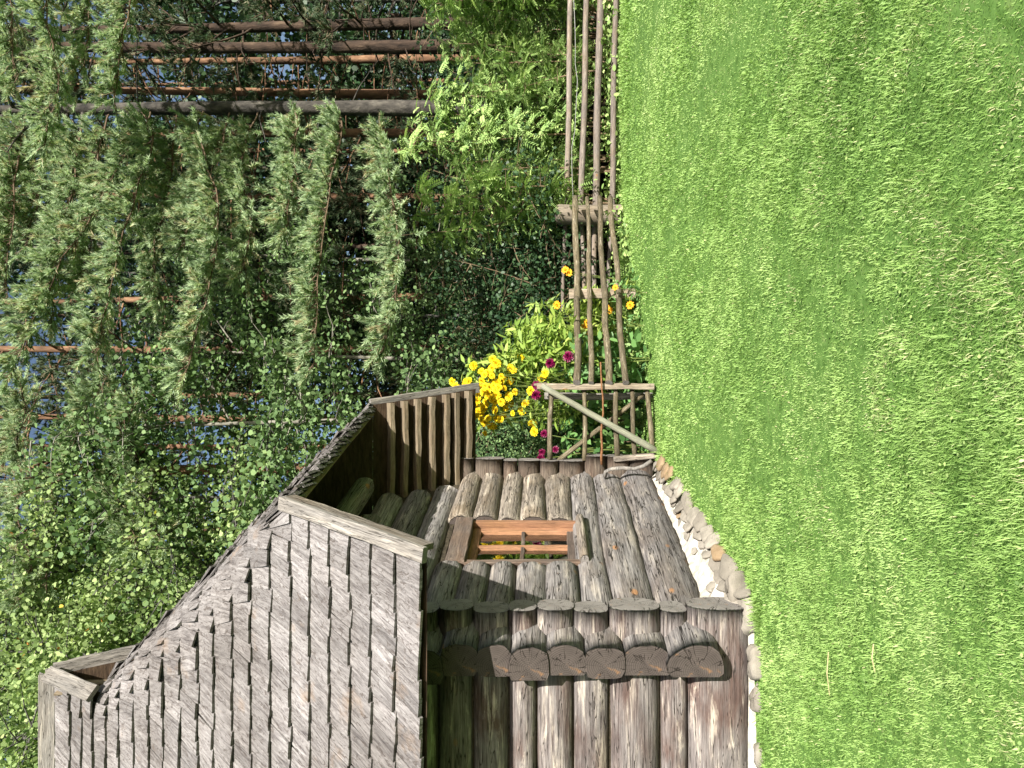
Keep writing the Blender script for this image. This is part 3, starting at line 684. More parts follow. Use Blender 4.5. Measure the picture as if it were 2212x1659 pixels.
def rpt(y, z, x, lift=0.0): return Vector((x, y, z + lift))
PE = Vector((xVerge(YE), YE, ZE)); P1 = Vector((xVerge(yF(ZHIP)), yF(ZHIP), ZHIP))
nslope = Vector((0, -math.sin(0.97), math.cos(0.97)))
board('verge_board', PE + nslope * .05 + (PE - P1).normalized() * .06 + BN * .0, P1 + nslope * .05 + (P1 - PE).normalized() * .0, 0.05, 0.022, M['board'], roof, up=nslope, chamfer=0.006)
board('verge_board', PE + nslope * -.02 + BN * .03 + (PE - P1).normalized() * .02, P1 - nslope * .02 + BN * .03, 0.02, 0.05, M['log_pale'], roof, up=nslope)
nb_ = Vector((0, math.sin(0.97), math.cos(0.97)))
PB1 = Vector((xVerge(yBk(ZHIP)), yBk(ZHIP), ZHIP)); PB0 = Vector((xVerge(yBk(2.45)), yBk(2.45), 2.45))
board('verge_board', PB1 + nb_ * .04, PB0 + nb_ * .04 + (PB0 - PB1).normalized() * .05, 0.06, 0.03, M['board'], roof, up=nb_)
RT = Vector((xGab(YR), YR, ZTOP)); G1 = Vector((xGab(yF(ZGAB)), yF(ZGAB), ZGAB)); G2 = Vector((xGab(yBk(ZGAB)), yBk(ZGAB), ZGAB))
ng = Vector((0, -math.sin(1.13), math.cos(1.13))); ng2 = Vector((0, math.sin(1.13), math.cos(1.13)))
board('gablet_board', RT + ng * .05 + BN * .03 - Vector((0, 0, .02)), G1 + ng * .05 + BN * .03, 0.07, 0.022, M['board'], roof, up=(BN * 0.75 + ng * .66))
board('gablet_board', RT + ng2 * .05 + BN * .03 - Vector((0, 0, .02)), G2 + ng2 * .05 + BN * .03 + (G2 - RT) * .25, 0.06, 0.025, M['board'], roof, up=ng2)
board('ridge_board', Vector((XL, YR - .055, ZTOP + .0)), Vector((xGab(YR) + .03, YR - .055, ZTOP + .0)), 0.018, 0.068, M['board'], roof, up=(0, -.25, 1))
board('ridge_board', Vector((XL, YR + .05, ZTOP + .02)), Vector((xGab(YR) + .03, YR + .05, ZTOP + .02)), 0.018, 0.068, M['board'], roof, up=(0, .25, 1))
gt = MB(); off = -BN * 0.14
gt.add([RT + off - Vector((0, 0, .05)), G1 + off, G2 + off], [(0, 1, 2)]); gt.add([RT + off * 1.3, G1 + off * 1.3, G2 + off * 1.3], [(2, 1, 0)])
place('gablet_shade', gt.mesh('gablet_shade', [M['dark']]), Matrix(), roof)  # dark sheet standing for the shade inside the gablet opening
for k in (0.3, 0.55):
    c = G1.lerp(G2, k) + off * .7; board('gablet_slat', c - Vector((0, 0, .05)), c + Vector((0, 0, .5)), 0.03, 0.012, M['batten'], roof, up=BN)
# hip eave lath and battens under the overhang

for i in range(7):
    z = 2.56 + i * 0.135 + RNG.uniform(-.025, .025); yb = yBk(z); sl_ = slopeF(z); nv = Vector((0, math.sin(sl_), math.cos(sl_)))
    xe = xVerge(yb) - 0.005; p = Vector((xe, yb, z)) - nv * 0.095
    board('batten', Vector((wall_x(8.6) - 0.35, p.y, p.z)), p, 0.028, 0.05, M['batten'], roof, up=nv, wav=0.008)
for i in range(6):
    z = 2.5 + i * 0.17; yf = yF(z); sl_ = slopeF(z); nv = Vector((0, -math.sin(sl_), math.cos(sl_)))
    p = Vector((xVerge(yf) - .01, yf, z)) - nv * 0.065
    board('batten', Vector((-4.4, p.y, p.z)), p, 0.03, 0.022, M['batten'], roof, up=nv)
for i in range(3):
    z = ZHIP + .05 + i * .2; nv = BN * math.sin(SLH) + Vector((0, 0, math.cos(SLH)))
    a = Vector((xHip(z, yF(z)), yF(z), z)) - nv * .07; c = Vector((xHip(z, yBk(z)), yBk(z), z)) - nv * .07
    board('batten', a, c, 0.03, 0.022, M['batten'], roof, up=nv)
# two plates carrying the hip: the inner one on the wall, the outer one under the hip eave
for (d, z, y0, y1, r_) in ((0.34, 3.50, 5.5, 7.72, .10), (0.12, 3.34, 5.35, 7.25, .12)):
    mt, L = frame(Vector((wall_x(y0), y0, z)) + BN * d, Vector((wall_x(y1), y1, z)) + BN * d)
    place('roof_beam', log_mesh('roof_beam', L, r_, r_ * .9, [M['log_side'], M['stub']], seed(), expo=2.8, round_ends=(0, .6)), mt, roof)

# ------------------------------------------------------------------ gate, posts, fences
BX, BW = M['bark_rail'], M['end_pale']
gate = thing('garden_gate', (-0.4, 8.5, ground(8.5)), 'rustic gate of thin horizontal poles with a pale diagonal brace beside the cabin', 'gate')
YG = 8.5
for (v0, v1, u0, u1, r_) in ((1188, 1192, 667, 812, .032), (1262, 1262, 664, 818, .030), (1334, 1330, 667, 818, .034), (1372, 1366, 667, 818, .030), (1410, 1398, 667, 816, .034)):
    pole('rail', at(u0, v0, YG + .05), at(u1, v1, YG + .05), r_, r_ * .85, BX, BW, gate, 0.012)
pole('brace', at(826, 1170, YG - .04), at(683, 1421, YG - .10), .034, .040, M['brace'], M['brace'], gate, 0.006, 0.03)
pole('brace', at(808, 1391, YG + .12), at(662, 1203, YG + .14), .026, .03, BX, BW, gate, 0.01)
gp = thing('gate_post', at(824, 1408, YG), 'split grey board post with a ragged pointed top at the open end of the gate', 'post')
bp_ = board('post', at(824, 1412, YG + .03), at(824, 1160, YG + .03), 0.05, 0.035, M['post'], gp, up=(1, 0, 0), wav=.008)
pole('point', at(826, 1182, YG + .03), at(828, 1153, YG + .03), .042, .012, M['post'], M['post'], gp, .004, .1)
gp2 = thing('gate_post', at(803, 1402, YG + .3), 'darker grey board post standing just behind the split gate post', 'post')
board('post', at(803, 1410, YG + .32), at(803, 1176, YG + .32), 0.055, 0.04, M['board'], gp2, up=(1, 0, 0), wav=.006)
rod = MB(); r = random.Random(4); pts = [at(655 + 222 * i / 12, 1301 + r.uniform(-2.5, 2.5) - (2 if i > 9 else 0), YG - .05 - .002 * i) for i in range(13)]
rod.tube(pts, [.016 - .0006 * i for i in range(13)], 6, wob=.12)
tag(link('stick', rod.mesh('stick', [M['rust']], True)), 'thin reddish brown stick laid level across the gate poles', 'stick')

near = thing('pole_fence', at(1020, 1370, 9.8), 'fence of four crooked lichened poles leading from the gate to the thick log post', 'fence')
for (v0, v1, ra, rb2) in ((1246, 1243, .041, .046), (1277, 1268, .034, .030), (1316, 1295, .043, .038), (1352, 1318, .036, .040)):
    pole('rail', at(832, v0, 8.45), at(1014, (v0 + v1) / 2 + 2, 9.6), ra, (ra + rb2) / 2, BX, BW, near, 0.022, 0.08)
    pole('rail', at(1012, (v0 + v1) / 2 + 2, 9.585), at(1232, v1, 11.0), (ra + rb2) / 2, rb2, BX, BW, near, 0.02, 0.08)
board('post', at(1024, 1372, 9.78), at(1024, 1229, 9.78), 0.065, 0.035, M['post'], near, up=(0, 1, 0), wav=.006)
far = thing('pole_fence', at(1199, 1345, 11.3), 'fence of four long straight pale poles running right from the thick log post', 'fence')
mt, L = frame(at(1197, 1352, 11.36), at(1197, 1200, 11.36), (0, 1, 0))
place('post', log_mesh('post', L, .155, .155, [M['post'], M['end_pale']], seed(), expo=2.1, round_ends=(0, .9), wob=.02), mt, far)
for (v0, v1, v2, ul, ra) in ((1215, 1223, 1233, 976, .046), (1283, 1254, 1268, 1024, .05), (1288, 1287, 1298, 1018, .058), (1312, 1322, 1331, 1028, .048)):
    vl = {1283: 1262, 1215: 1215, 1288: 1284, 1312: 1314}[v0]
    pole('rail', at(1186, v1, 11.5), at(1690, v2, 11.5), ra, ra * .95, M['rail'], BW, far, 0.012, 0.03)
    pole('rail', at(ul, vl, 11.62), at(1216, v1, 11.54), ra * .62, ra * .8, M['rail'], BW, far, 0.015, 0.05)
wr = MB(); pts = [at(1665 - 36 * i, 1239 + 4 * math.sin(i * .5) + (6 if 4 < i < 9 else 0) + (i - 12) * 1.2 * (i > 12), 11.35) for i in range(19)]
wr.tube(pts, .006, 5)
tag(link('wire', wr.mesh('wire', [M['wire']], True)), 'thin grey wire strung slackly between the upper poles of the right fence', 'wire')
bd = thing('plank', at(676, 1432, 8.3), 'split plank standing against the back corner of the cabin beside the gate', 'plank')
board('plank', at(677, 1440, 8.46), at(667, 1325, 8.5), 0.05, .03, M['log_pale'], bd, up=(1, 0, 0))
cb = MB(); pts = [at(u, v, yy) for u, v, yy in ((628, 1306, 8.3), (640, 1308, 8.28), (646, 1320, 8.26), (648, 1345, 8.22), (646, 1370, 8.2), (652, 1390, 8.17), (664, 1408, 8.15))]
cb.tube(pts, .022, 7, wob=.06)
tag(link('bent_stick', cb.mesh('bent_stick', [M['board']], True)), 'bent grey stick leaning at the foot of the back corner logs', 'stick')

# ------------------------------------------------------------------ flowers and garden plants
def on_stems(mb, a, b_, r_=.006, n=5, sag=.04, k=4):
    a, b_ = Vector(a), Vector(b_)
    mb.tube([a.lerp(b_, i / n) + Vector((math.sin(i * 1.3 + a.x * 9) * .01, 0, sag * math.sin(math.pi * i / n))) for i in range(n + 1)], [r_ * (1 - .4 * i / n) for i in range(n + 1)], k)
def flower_mesh(name, R, kind, mat, sd):
    """a double flower head: rings of petals round a domed centre, facing local +Z"""
    r = np.random.default_rng(sd); P, D, Nn, Ls, Ws, T_ = [], [], [], [], [], []
    rings = {'double': [(14, 1.0, .12), (13, .85, .4), (11, .68, .75), (9, .5, 1.05), (6, .35, 1.35)], 'single': [(11, 1.0, .08), (8, .45, .9)],
             'dahlia': [(14, 1.0, -.35), (14, 1.0, .1), (13, .9, .5), (11, .78, .9), (8, .6, 1.25)]}[kind]
    for cnt, s_, el in rings:
        for i in range(cnt):
            a = 2 * math.pi * (i + r.uniform(-.3, .3)) / cnt + el * 3; e = el + r.uniform(-.12, .12)
            d = (math.cos(a) * math.cos(e), math.sin(a) * math.cos(e), math.sin(e)); P.append((d[0] * R * .1, d[1] * R * .1, 0)); D.append(d)
            Nn.append((-math.cos(a) * math.sin(e), -math.sin(a) * math.sin(e), math.cos(e))); Ls.append(R * s_ * r.uniform(.88, 1.08)); Ws.append(R * (.46 if kind != 'dahlia' else .36) * (0.6 + .4 * s_)); T_.append(r.uniform(0, 1))
    sh = [(0, .12, 0), (.55, .5, .06), (.9, .34, .03), (1, 0, -.06), (.9, -.34, .03), (.55, -.5, .06), (0, -.12, 0)]
    return leaves_mesh(name, np.array(P), np.array(D), np.array(Nn), np.array(Ls), np.array(Ws), sh, np.array(T_), [mat])
FL = {k: [flower_mesh('flower', R, kd, M[mt_], 40 + i) for i in range(3)] for k, (R, kd, mt_) in
      {'yellow': (.07, 'double', 'petal'), 'orange': (.07, 'single', 'petal_orange'), 'dahlia': (.06, 'dahlia', 'petal_red')}.items()}
def put_flower(parent, p, kind, face, sc=1.0):
    d = Vector(face).normalized(); q = d.to_track_quat('Z', 'Y'); mt = Matrix.Translation(p) @ q.to_matrix().to_4x4() @ Matrix.Rotation(RNG.uniform(0, 6), 4, 'Z') @ Matrix.Scale(sc, 4)
    return place('flower', RNG.choice(FL[kind]), mt, parent)
def cloud(n_, boxes, y0, y1, weights=None):
    """points in screen-like boxes given as (U0,V0,U1,V1), at depth y0..y1"""
    idx = NR.choice(len(boxes), n_, p=None if weights is None else np.array(weights) / sum(weights)); bx = np.array(boxes, float)[idx]
    y = NR.uniform(y0, y1, n_); u = bx[:, 0] + (bx[:, 2] - bx[:, 0]) * NR.uniform(size=n_); v = bx[:, 1] + (bx[:, 3] - bx[:, 1]) * NR.uniform(size=n_)
    return np.stack([(u - U0) / F * y, y, CZ - (v - HOR) / F * y], 1)
def foliage(name, P, size, aspect, shape, mat, parent, up=0.5, droop=0.0, tmean=0.5, tsd=0.22, bias=None):
    n_ = len(P); Dn = unit(n_); Dn[:, 2] = Dn[:, 2] * .6 - droop; Nn = unit(n_) * .8 + np.array([0.05, -0.35, up]); Ls = size * NR.uniform(.65, 1.25, n_)
    t = np.clip(NR.normal(tmean, tsd, n_), 0, 0.96)
    me_ = leaves_mesh(name, P, Dn, norm(Nn), Ls, Ls * aspect, shape, t, [mat])
    return me_ if parent is None else place(name, me_, Matrix(), parent)

cone = thing('coneflower', (0.0, 9.25, ground(9.25)), 'tall clump of double yellow coneflowers leaning over the gate by the eaves', 'flowers')
heads = []
for (x, y_) in ((800, 215), (850, 270), (790, 330), (650, 370), (740, 390), (690, 420), (1030, 330), (1070, 360), (960, 420), (910, 440), (930, 490), (1030, 500), (860, 520), (800, 430), (660, 500), (780, 490),
                (430, 555), (310, 570), (490, 640), (560, 610), (620, 590), (700, 560), (760, 580), (830, 560), (680, 640), (740, 640), (610, 660), (550, 720), (640, 720), (700, 770), (790, 740), (730, 700),
                (500, 790), (570, 800), (650, 840), (560, 880), (620, 900), (680, 860), (950, 800), (1030, 790), (970, 860), (940, 960), (900, 1000), (1180, 890), (650, 990), (690, 1040), (770, 1090), (700, 1180),
                (480, 985), (1170, 190), (1480, 400), (1440, 460), (1090, 640), (1010, 700), (1340, 1160), (1320, 1050), (840, 620), (780, 660), (600, 760), (520, 930), (720, 810), (950, 590), (1060, 920), (590, 950), (660, 940)):
    V_ = (1700 + x / 3.318) / 1.8228; U_ = 1659 - (1350 + y_ / 3.318) / 1.8228; yy = RNG.uniform(8.95, 9.35)
    heads.append((at(U_, V_, yy)))
stm = MB(); base = [Vector((X(u, 9.25), 9.3, ground(9.3))) for u in (740, 770, 800, 830, 860)]
for _ in range(24): heads.append(at(1659 - RNG.gauss(862, 38), RNG.gauss(1055, 36), RNG.uniform(8.95, 9.3)))
for p in heads:
    put_flower(cone, p, 'yellow', (RNG.uniform(-.4, .6), -1, RNG.uniform(.1, .9)), RNG.uniform(.5, .85))
    if RNG.random() < .4: on_stems(stm, RNG.choice(base), p, .005, 6, .06)
place('stems', stm.mesh('stems', [M['stem']]), Matrix(), cone)
P = np.concatenate([cloud(300, [(740, 1000, 880, 1130)], 9.25, 9.6), cloud(1500, [(835, 1060, 905, 1200), (870, 1110, 960, 1300), (740, 1120, 850, 1300)], 9.1, 9.6)])
foliage('leaves', P, .16, .28, LANCE, M['lance'], cone, .4, .15, .5)
lp = thing('leafy_perennial', (X(960, 9.6), 9.7, ground(9.7)), 'yellow green bushy plant with lance shaped leaves behind the near pole fence', 'plant')
P = np.concatenate([cloud(900, [(880, 1090, 960, 1240), (930, 1150, 1010, 1330), (960, 1230, 1035, 1370), (870, 1200, 980, 1370)], 9.75, 10.3)])
foliage('leaves', P, .17, .26, LANCE, M['lance'], lp, .4, .2, .62)
stm = MB()
for i in range(14): on_stems(stm, (X(940 + i * 5, 9.9), 9.95, ground(9.9)), at(RNG.uniform(890, 1020), RNG.uniform(1130, 1260), 9.95), .008)
place('stems', stm.mesh('stems', [M['stem']]), Matrix(), lp)
for lab, pts_, base_u, yy in (('magenta dahlia heads beside the pointed top of the gate post', ((826, 1159), (805, 1158)), 815, 8.95), ('pair of dark magenta dahlias rising behind the gate end of the pole fence', ((889, 1228), (874, 1189)), 885, 8.85),
                      ('small magenta dahlias peeping over the cabin corner logs by the gate', ((682, 1171), (688, 1200), (669, 1168), (722, 1176)), 690, 9.1)):
    d = thing('dahlia', (X(base_u, yy), yy, ground(yy)), lab, 'flowers'); stm = MB()
    for (u, v) in pts_:
        p = at(u, v, yy); put_flower(d, p, 'dahlia', (RNG.uniform(-.3, .5), -1, .25), RNG.uniform(.8, 1.05) * (0.8 if base_u < 700 else 1.1)); on_stems(stm, (X(base_u, yy) + RNG.uniform(-.05, .05), yy + .1, ground(yy)), p + Vector((0, .03, -.02)), .008)
    place('stems', stm.mesh('stems', [M['stem']]), Matrix(), d)
    foliage('leaves', cloud(110, [(base_u - 45, 1230, base_u + 45, 1390)], yy + .02, yy + .4), .15, .5, ROUND, M['garden'], d, .4, .2, .55)
for lab, pts_, base_u, yy in (('orange cosmos flower nodding over the top pole midway along the near fence', ((1076, 1221), (1070, 1229)), 1050, 9.9), ('two orange cosmos flowers low by the short fence post', ((1038, 1329), (1000, 1361)), 1030, 9.45),
                      ('cluster of small yellow orange flowers between the poles beside the leafy plant', ((955, 1262), (945, 1270), (960, 1268), (1000, 1203)), 955, 9.35), ('small orange flowers behind the bottom pole near the short post', ((993, 1310), (988, 1316)), 985, 9.8)):
    d = thing('cosmos', (X(base_u, yy), yy, ground(yy)), lab, 'flowers'); stm = MB()
    for (u, v) in pts_:
        p = at(u, v, yy); put_flower(d, p, 'orange', (RNG.uniform(-.2, .6), -1, .4), RNG.uniform(.55, .8)); on_stems(stm, (X(base_u, yy), yy + .05, ground(yy)), p, .006)
    place('stems', stm.mesh('stems', [M['stem']]), Matrix(), d)
    foliage('leaves', cloud(60, [(base_u - 25, 1310, base_u + 25, 1385)], yy, yy + .3), .09, .3, LANCE, M['garden'], d, .4, .1, .5)
for lab, bx, n_, sz, yy, mt_ in (('broad leaved green plants growing behind the gate poles', [(690, 1210, 760, 1300), (740, 1215, 850, 1310), (690, 1290, 860, 1400), (840, 1230, 920, 1390)], 620, .15, 9.2, 'garden'),
                           ('small leaved clipped bush between cabin wall and yellow coneflowers', [(655, 1030, 760, 1180), (665, 1100, 810, 1300), (655, 1150, 720, 1380)], 3600, .045, 10.3, 'alder')):
    d = thing('garden_bush', (X(740, yy), yy + .2, ground(yy)), lab, 'plant')
    foliage('leaves', cloud(n_, bx, yy, yy + .6), sz, .6 if sz > .1 else .75, ROUND, M[mt_], d, .45, .15, .5)
    stm = MB()
    for i in range(10): on_stems(stm, (X(690 + i * 12, yy), yy + .35, ground(yy)), at(680 + i * 13, 1230, yy + .3), .01)
    place('stems', stm.mesh('stems', [M['twig']]), Matrix(), d)

# ------------------------------------------------------------------ trees
def pine_needles(path, rng, twigs_per_m=22, needles=34, tw=(.16, .38), start=0.25, nl=.075, nw=.010, upb=.55):
    """needle tufts on twigs along a bough; returns base points, directions, tints and twig segments"""
    path = [Vector(p) for p in path]; seg = [(path[i + 1] - path[i]).length for i in range(len(path) - 1)]; L = sum(seg)
    n_ = max(3, int(L * (1 - start) * twigs_per_m)); A, B = [], []
    for i in range(n_):
        s_ = L * (start + (1 - start) * (i + rng.random()) / n_); k = 0
        while k < len(seg) - 1 and s_ > seg[k]: s_ -= seg[k]; k += 1
        p = path[k].lerp(path[k + 1], min(s_ / seg[k], 1)); d = (path[k + 1] - path[k]).normalized()
        side = Vector((rng.uniform(-1, 1), rng.uniform(-1, 1), rng.uniform(-.5, 1) * .9 + upb * .5))
        A.append(p); B.append(p + (d * rng.uniform(.1, .9) + side).normalized() * rng.uniform(*tw))
    A, B = np.array([tuple(v) for v in A]), np.array([tuple(v) for v in B])
    m_ = len(A); idx = np.repeat(np.arange(m_), needles); t = NR.uniform(.3, 1.0, len(idx)) ** .7
    P = A[idx] + (B - A)[idx] * t[:, None]; d = norm((B - A)[idx]) * .75 + unit(len(idx)) * .7 + np.array([0, 0, .25])
    ct = np.array([rng.gauss(.52, .16) for _ in range(m_)])[idx]
    tint = np.clip(ct + NR.normal(0, .14, len(idx)), 0, 1); dead = NR.uniform(size=len(idx)) < .03; tint[dead] = 1.0
    return P, d, tint, list(zip(A, B))
def needle_mesh(name, P, D, tint, nl, nw, mat):
    n_ = len(P); Nn = unit(n_)
    return leaves_mesh(name, P, D, Nn, nl * NR.uniform(.7, 1.2, n_), np.full(n_, nw), [(0, .5, 0), (1, 0, .0), (0, -.5, 0)], tint, [mat])
def trunk_path(h, lean, rng, n=12, wob=.10):
    ph = rng.uniform(0, 6); return [Vector((lean[0] * t * h + wob * math.sin(t * 5 + ph) * t, lean[1] * t * h + wob * math.cos(t * 4 + ph) * t, h * t - (.3 if t == 0 else 0))) for t in [i / n for i in range(n + 1)]]
def tp(path, z):
    for a, b_ in zip(path, path[1:]):
        if b_.z >= z: return a.lerp(b_, (z - a.z) / (b_.z - a.z))
    return path[-1]
def bough(a, az, el, L, droop, rng, n=6):
    d = Vector((math.cos(az) * math.cos(el), math.sin(az) * math.cos(el), math.sin(el))); out = [Vector(a)]
    for i in range(n):
        d = (d + Vector((rng.uniform(-.15, .15), rng.uniform(-.15, .15), rng.uniform(-.1, .1) - droop / n))).normalized(); out.append(out[-1] + d * L / n)
    return out
def smooth(p, rng, m_=4):
    out = []
    for i in range(len(p) - 1):
        a, b_, c, d = p[max(i - 1, 0)], p[i], p[i + 1], p[min(i + 2, len(p) - 1)]
        for k in range(m_):
            t = k / m_; out.append(.5 * ((2 * b_) + (c - a) * t + (2 * a - 5 * b_ + 4 * c - d) * t * t + (3 * b_ - a - 3 * c + d) * t ** 3) + Vector((rng.uniform(-.03, .03), rng.uniform(-.03, .03), rng.uniform(-.03, .03))))
    return out + [p[-1]]
def make_pine(seed_, h, r0, crown0, nb, mat_trunk, mat_needle, lean=(0, 0), needles=26, dens=15, blen=(1.0, 2.2), dead=10, nl=.085, nw=.014, extra=None):
    rng = random.Random(seed_); path = trunk_path(h, lean, rng); tb = MB()
    tb.tube(path, [r0 * (1.12 if i == 0 else 1) * (1 - .75 * i / 12) for i in range(13)], 12, wob=.10, rng=rng)
    PP, DD, TT, segs = [], [], [], []
    for i in range(nb):
        z = crown0 + (h - .3 - crown0) * (i / nb) ** .9; f_ = 1 - .65 * (z - crown0) / (h - crown0)
        a = tp(path, z); b_ = bough(a, rng.uniform(0, 6.28), rng.uniform(-.15, .4), rng.uniform(*blen) * f_, rng.uniform(-.2, .6), rng)
        tb.tube(b_, [r0 * .22 * (1 - .8 * k / 6) for k in range(7)], 5)
        p, d, t, sg = pine_needles(b_, rng, dens, needles, (.2, .5)); PP.append(p); DD.append(d); TT.append(t); segs += sg
    if extra:
        for b_ in extra:
            b_ = smooth(b_, rng); tb.tube(b_, [.018 * (1 - .8 * k / (len(b_) - 1)) for k in range(len(b_))], 5, 1)
            p, d, t, sg = pine_needles(b_, rng, 66, 70, (.12, .5), .12, upb=rng.uniform(.3, 1.2)); t = np.clip(t + .12, 0, .97); PP.append(p); DD.append(d); TT.append(t); segs += sg
    for i in range(dead):
        a = tp(path, rng.uniform(crown0 * .3, crown0 + 1)); tb.tube(bough(a, rng.uniform(0, 6.28), rng.uniform(-.3, .3), rng.uniform(.4, 1.6), .3, rng, 5), [.018, .015, .012, .01, .007, .004], 4)
    for k, (a, b_) in enumerate(segs):
        if k % 2 == 0: tb.tube([a, b_], [.007, .004], 3, 1, cap=False)
    return tb.mesh('trunk', [mat_trunk, M['bough']], True), needle_mesh('crown', np.concatenate(PP), np.concatenate(DD), np.concatenate(TT), nl, nw, mat_needle)
def make_leafy(seed_, h, r0, crown0, spread, nl_, size, mat_leaf, mat_trunk, nlimb=26, aspect=.9, shape=ROUND, clump=.28, lean=(0, 0), tmean=.5, leafy_top=1.0):
    rng = random.Random(seed_); path = trunk_path(h, lean, rng, wob=.12); tb = MB(); tb.tube(path, [r0 * (1 - .8 * i / 12) for i in range(13)], 9, wob=.05, rng=rng); C = []
    for i in range(nlimb):
        z = crown0 + (h - .2 - crown0) * i / nlimb; rel = (z - crown0) / (h - crown0); f_ = math.sin(math.pi * min(.12 + .8 * rel, 1)) ** .6
        b_ = bough(tp(path, z), rng.uniform(0, 6.28), rng.uniform(.1, .7), spread * f_ * rng.uniform(.6, 1.15), rng.uniform(-.1, .5), rng, 6)
        tb.tube(b_, [r0 * .3 * (1 - .85 * k / 6) for k in range(7)], 5)
        for k in range(2, 7):
            C.append((b_[k], .6 + .2 * rng.random()))
            for _ in range(2):
                q = bough(b_[k], rng.uniform(0, 6.28), rng.uniform(-.2, .6), spread * .32 * rng.uniform(.5, 1.2), .3, rng, 3); tb.tube(q, [.012, .009, .006, .004], 3, cap=False); C += [(q[2], 1), (q[3], 1)]
    for k in range(9, 13): C.append((path[k], 1))
    ctr = np.array([tuple(c) for c, _ in C]); wt = np.array([x for _, x in C]) * NR.uniform(.2, 1.5, len(C)); idx = NR.choice(len(C), nl_, p=wt / wt.sum())
    ct = NR.normal(tmean, .13, len(C))
    P = ctr[idx] + NR.normal(size=(nl_, 3)) * np.array([clump, clump, clump * .75]) * .55
    Dn = unit(nl_); Dn[:, 2] -= .35; Nn = unit(nl_) * .75 + np.array([.1, -.3, .6]); Ls = size * NR.uniform(.6, 1.25, nl_); t = np.clip(ct[idx] + NR.normal(0, .13, nl_), 0, 1)
    return tb.mesh('trunk', [mat_trunk], True), leaves_mesh('crown', P, Dn, norm(Nn), Ls, Ls * aspect, shape, t, [mat_leaf])
def make_rowan(seed_, h, nstem, spread, nleaf, zlow=.5):
    """shrub of upright stems with feathered leaves: every leaf a stalk of paired leaflets"""
    rng = random.Random(seed_); tb = MB(); C = []
    for i in range(nstem):
        a = Vector((rng.uniform(-.3, .3) * spread, rng.uniform(-.2, .2) * spread, -.1)); hh = h * rng.uniform(.55, 1) if i else h
        top = a + Vector((rng.uniform(-1, 1) * spread * .75 * (1 - .7 * hh / h * (i == 0)), rng.uniform(-.6, .5) * spread * .6, hh)); pts = [a.lerp(top, t / 8) + Vector((math.sin(t * .8 + i) * .05, math.cos(t * .7 + i) * .05, 0)) for t in range(9)]
        tb.tube(pts, [.024 * (1 - .8 * t / 8) for t in range(9)], 6)
        for t in range(2, 9):
            if pts[t].z < zlow: continue
            C.append((pts[t], pts[t] - pts[t - 1]))
            for _ in range(3):
                q = bough(pts[t], rng.uniform(0, 6.28), rng.uniform(.0, .8), rng.uniform(.2, .55) * spread * .7, .1, rng, 3); tb.tube(q, [.010, .008, .005, .003], 3, cap=False)
                C += [(q[k], q[k] - q[k - 1]) for k in (1, 2, 3)]
    ctr = np.array([tuple(c) for c, _ in C]); idx = NR.choice(len(C), nleaf); ct = NR.normal(.5, .16, nleaf)
    base = ctr[idx] + NR.normal(size=(nleaf, 3)) * .05; ax = unit(nleaf); ax[:, 2] = ax[:, 2] * .5 - .12; ax = norm(ax); Ln = NR.uniform(.16, .25, nleaf); nn = norm(unit(nleaf) * .5 + np.array([.1, -.45, .8]))
    sd = norm(np.cross(ax, nn)); P, D, Nn, Ls, T_ = [], [], [], [], []
    for k in range(13):
        t = .18 + .8 * (k // 2) / 6; sgn = 0 if k == 12 else (1 if k % 2 else -1)
        sagv = np.array([0, 0, -.28]) * t * t
        P.append(base + (ax * t + sagv) * Ln[:, None]); D.append(ax * (.45 if sgn else 1) + sd * sgn + np.array([0, 0, -.2])); Nn.append(nn); Ls.append(Ln * .36 * (1 - .25 * abs(t - .55))); T_.append(ct + NR.normal(0, .08, nleaf))
    Ls = np.concatenate(Ls)
    return tb.mesh('trunk', [M['twig']], True), leaves_mesh('crown', np.concatenate(P), np.concatenate(D), np.concatenate(Nn), Ls, Ls * .38, LANCE, np.clip(np.concatenate(T_), 0, 1), [M['rowan']])
def make_shrub(seed_, h, rx, ry, nl_, size, mat_leaf, aspect=.65):
    rng = random.Random(seed_); tb = MB(); C = []
    for i in range(12):
        q = bough((rng.uniform(-.2, .2), rng.uniform(-.2, .2), -.1), rng.uniform(0, 6.28), rng.uniform(.7, 1.4), h * rng.uniform(.7, 1.1), .1, rng, 7); tb.tube(q, [.02 * (1 - .8 * k / 7) for k in range(8)], 5); C += [tuple(v) for v in q[2:]]
        for k in range(2, 8):
            for _ in range(3):
                w_ = bough(q[k], rng.uniform(0, 6.28), rng.uniform(-.2, .6), rng.uniform(.3, 1) * rx * .5, .2, rng, 3); C += [tuple(v) for v in w_[1:]]; tb.tube(w_, [.008, .006, .005, .003], 3, cap=False)
    C = np.array(C); C[:, 0] *= 1.0; idx = NR.choice(len(C), nl_); P = C[idx] + NR.normal(size=(nl_, 3)) * .12; Dn = unit(nl_); Dn[:, 2] -= .3; Nn = norm(unit(nl_) * .8 + np.array([0, -.3, .55])); Ls = size * NR.uniform(.6, 1.3, nl_)
    t = np.clip(NR.normal(.45, .14, len(C))[idx] + NR.normal(0, .18, nl_), 0, .98)
    return tb.mesh('trunk', [M['twig']], True), leaves_mesh('crown', P, Dn, Nn, Ls, Ls * aspect, ROUND, t, [mat_leaf])
def tree(name, pair, loc, label, cat, group, rz=0.0, sc=1.0, names=('trunk', 'crown')):
    o = thing(name, loc, label, cat, group); o.rotation_euler = (0, 0, rz); o.scale = (sc, sc, sc)
    for nm, me_ in zip(names, pair): link(nm, me_, o)
    return o
def base(U, y): return Vector((X(U, y), y, ground(y)))

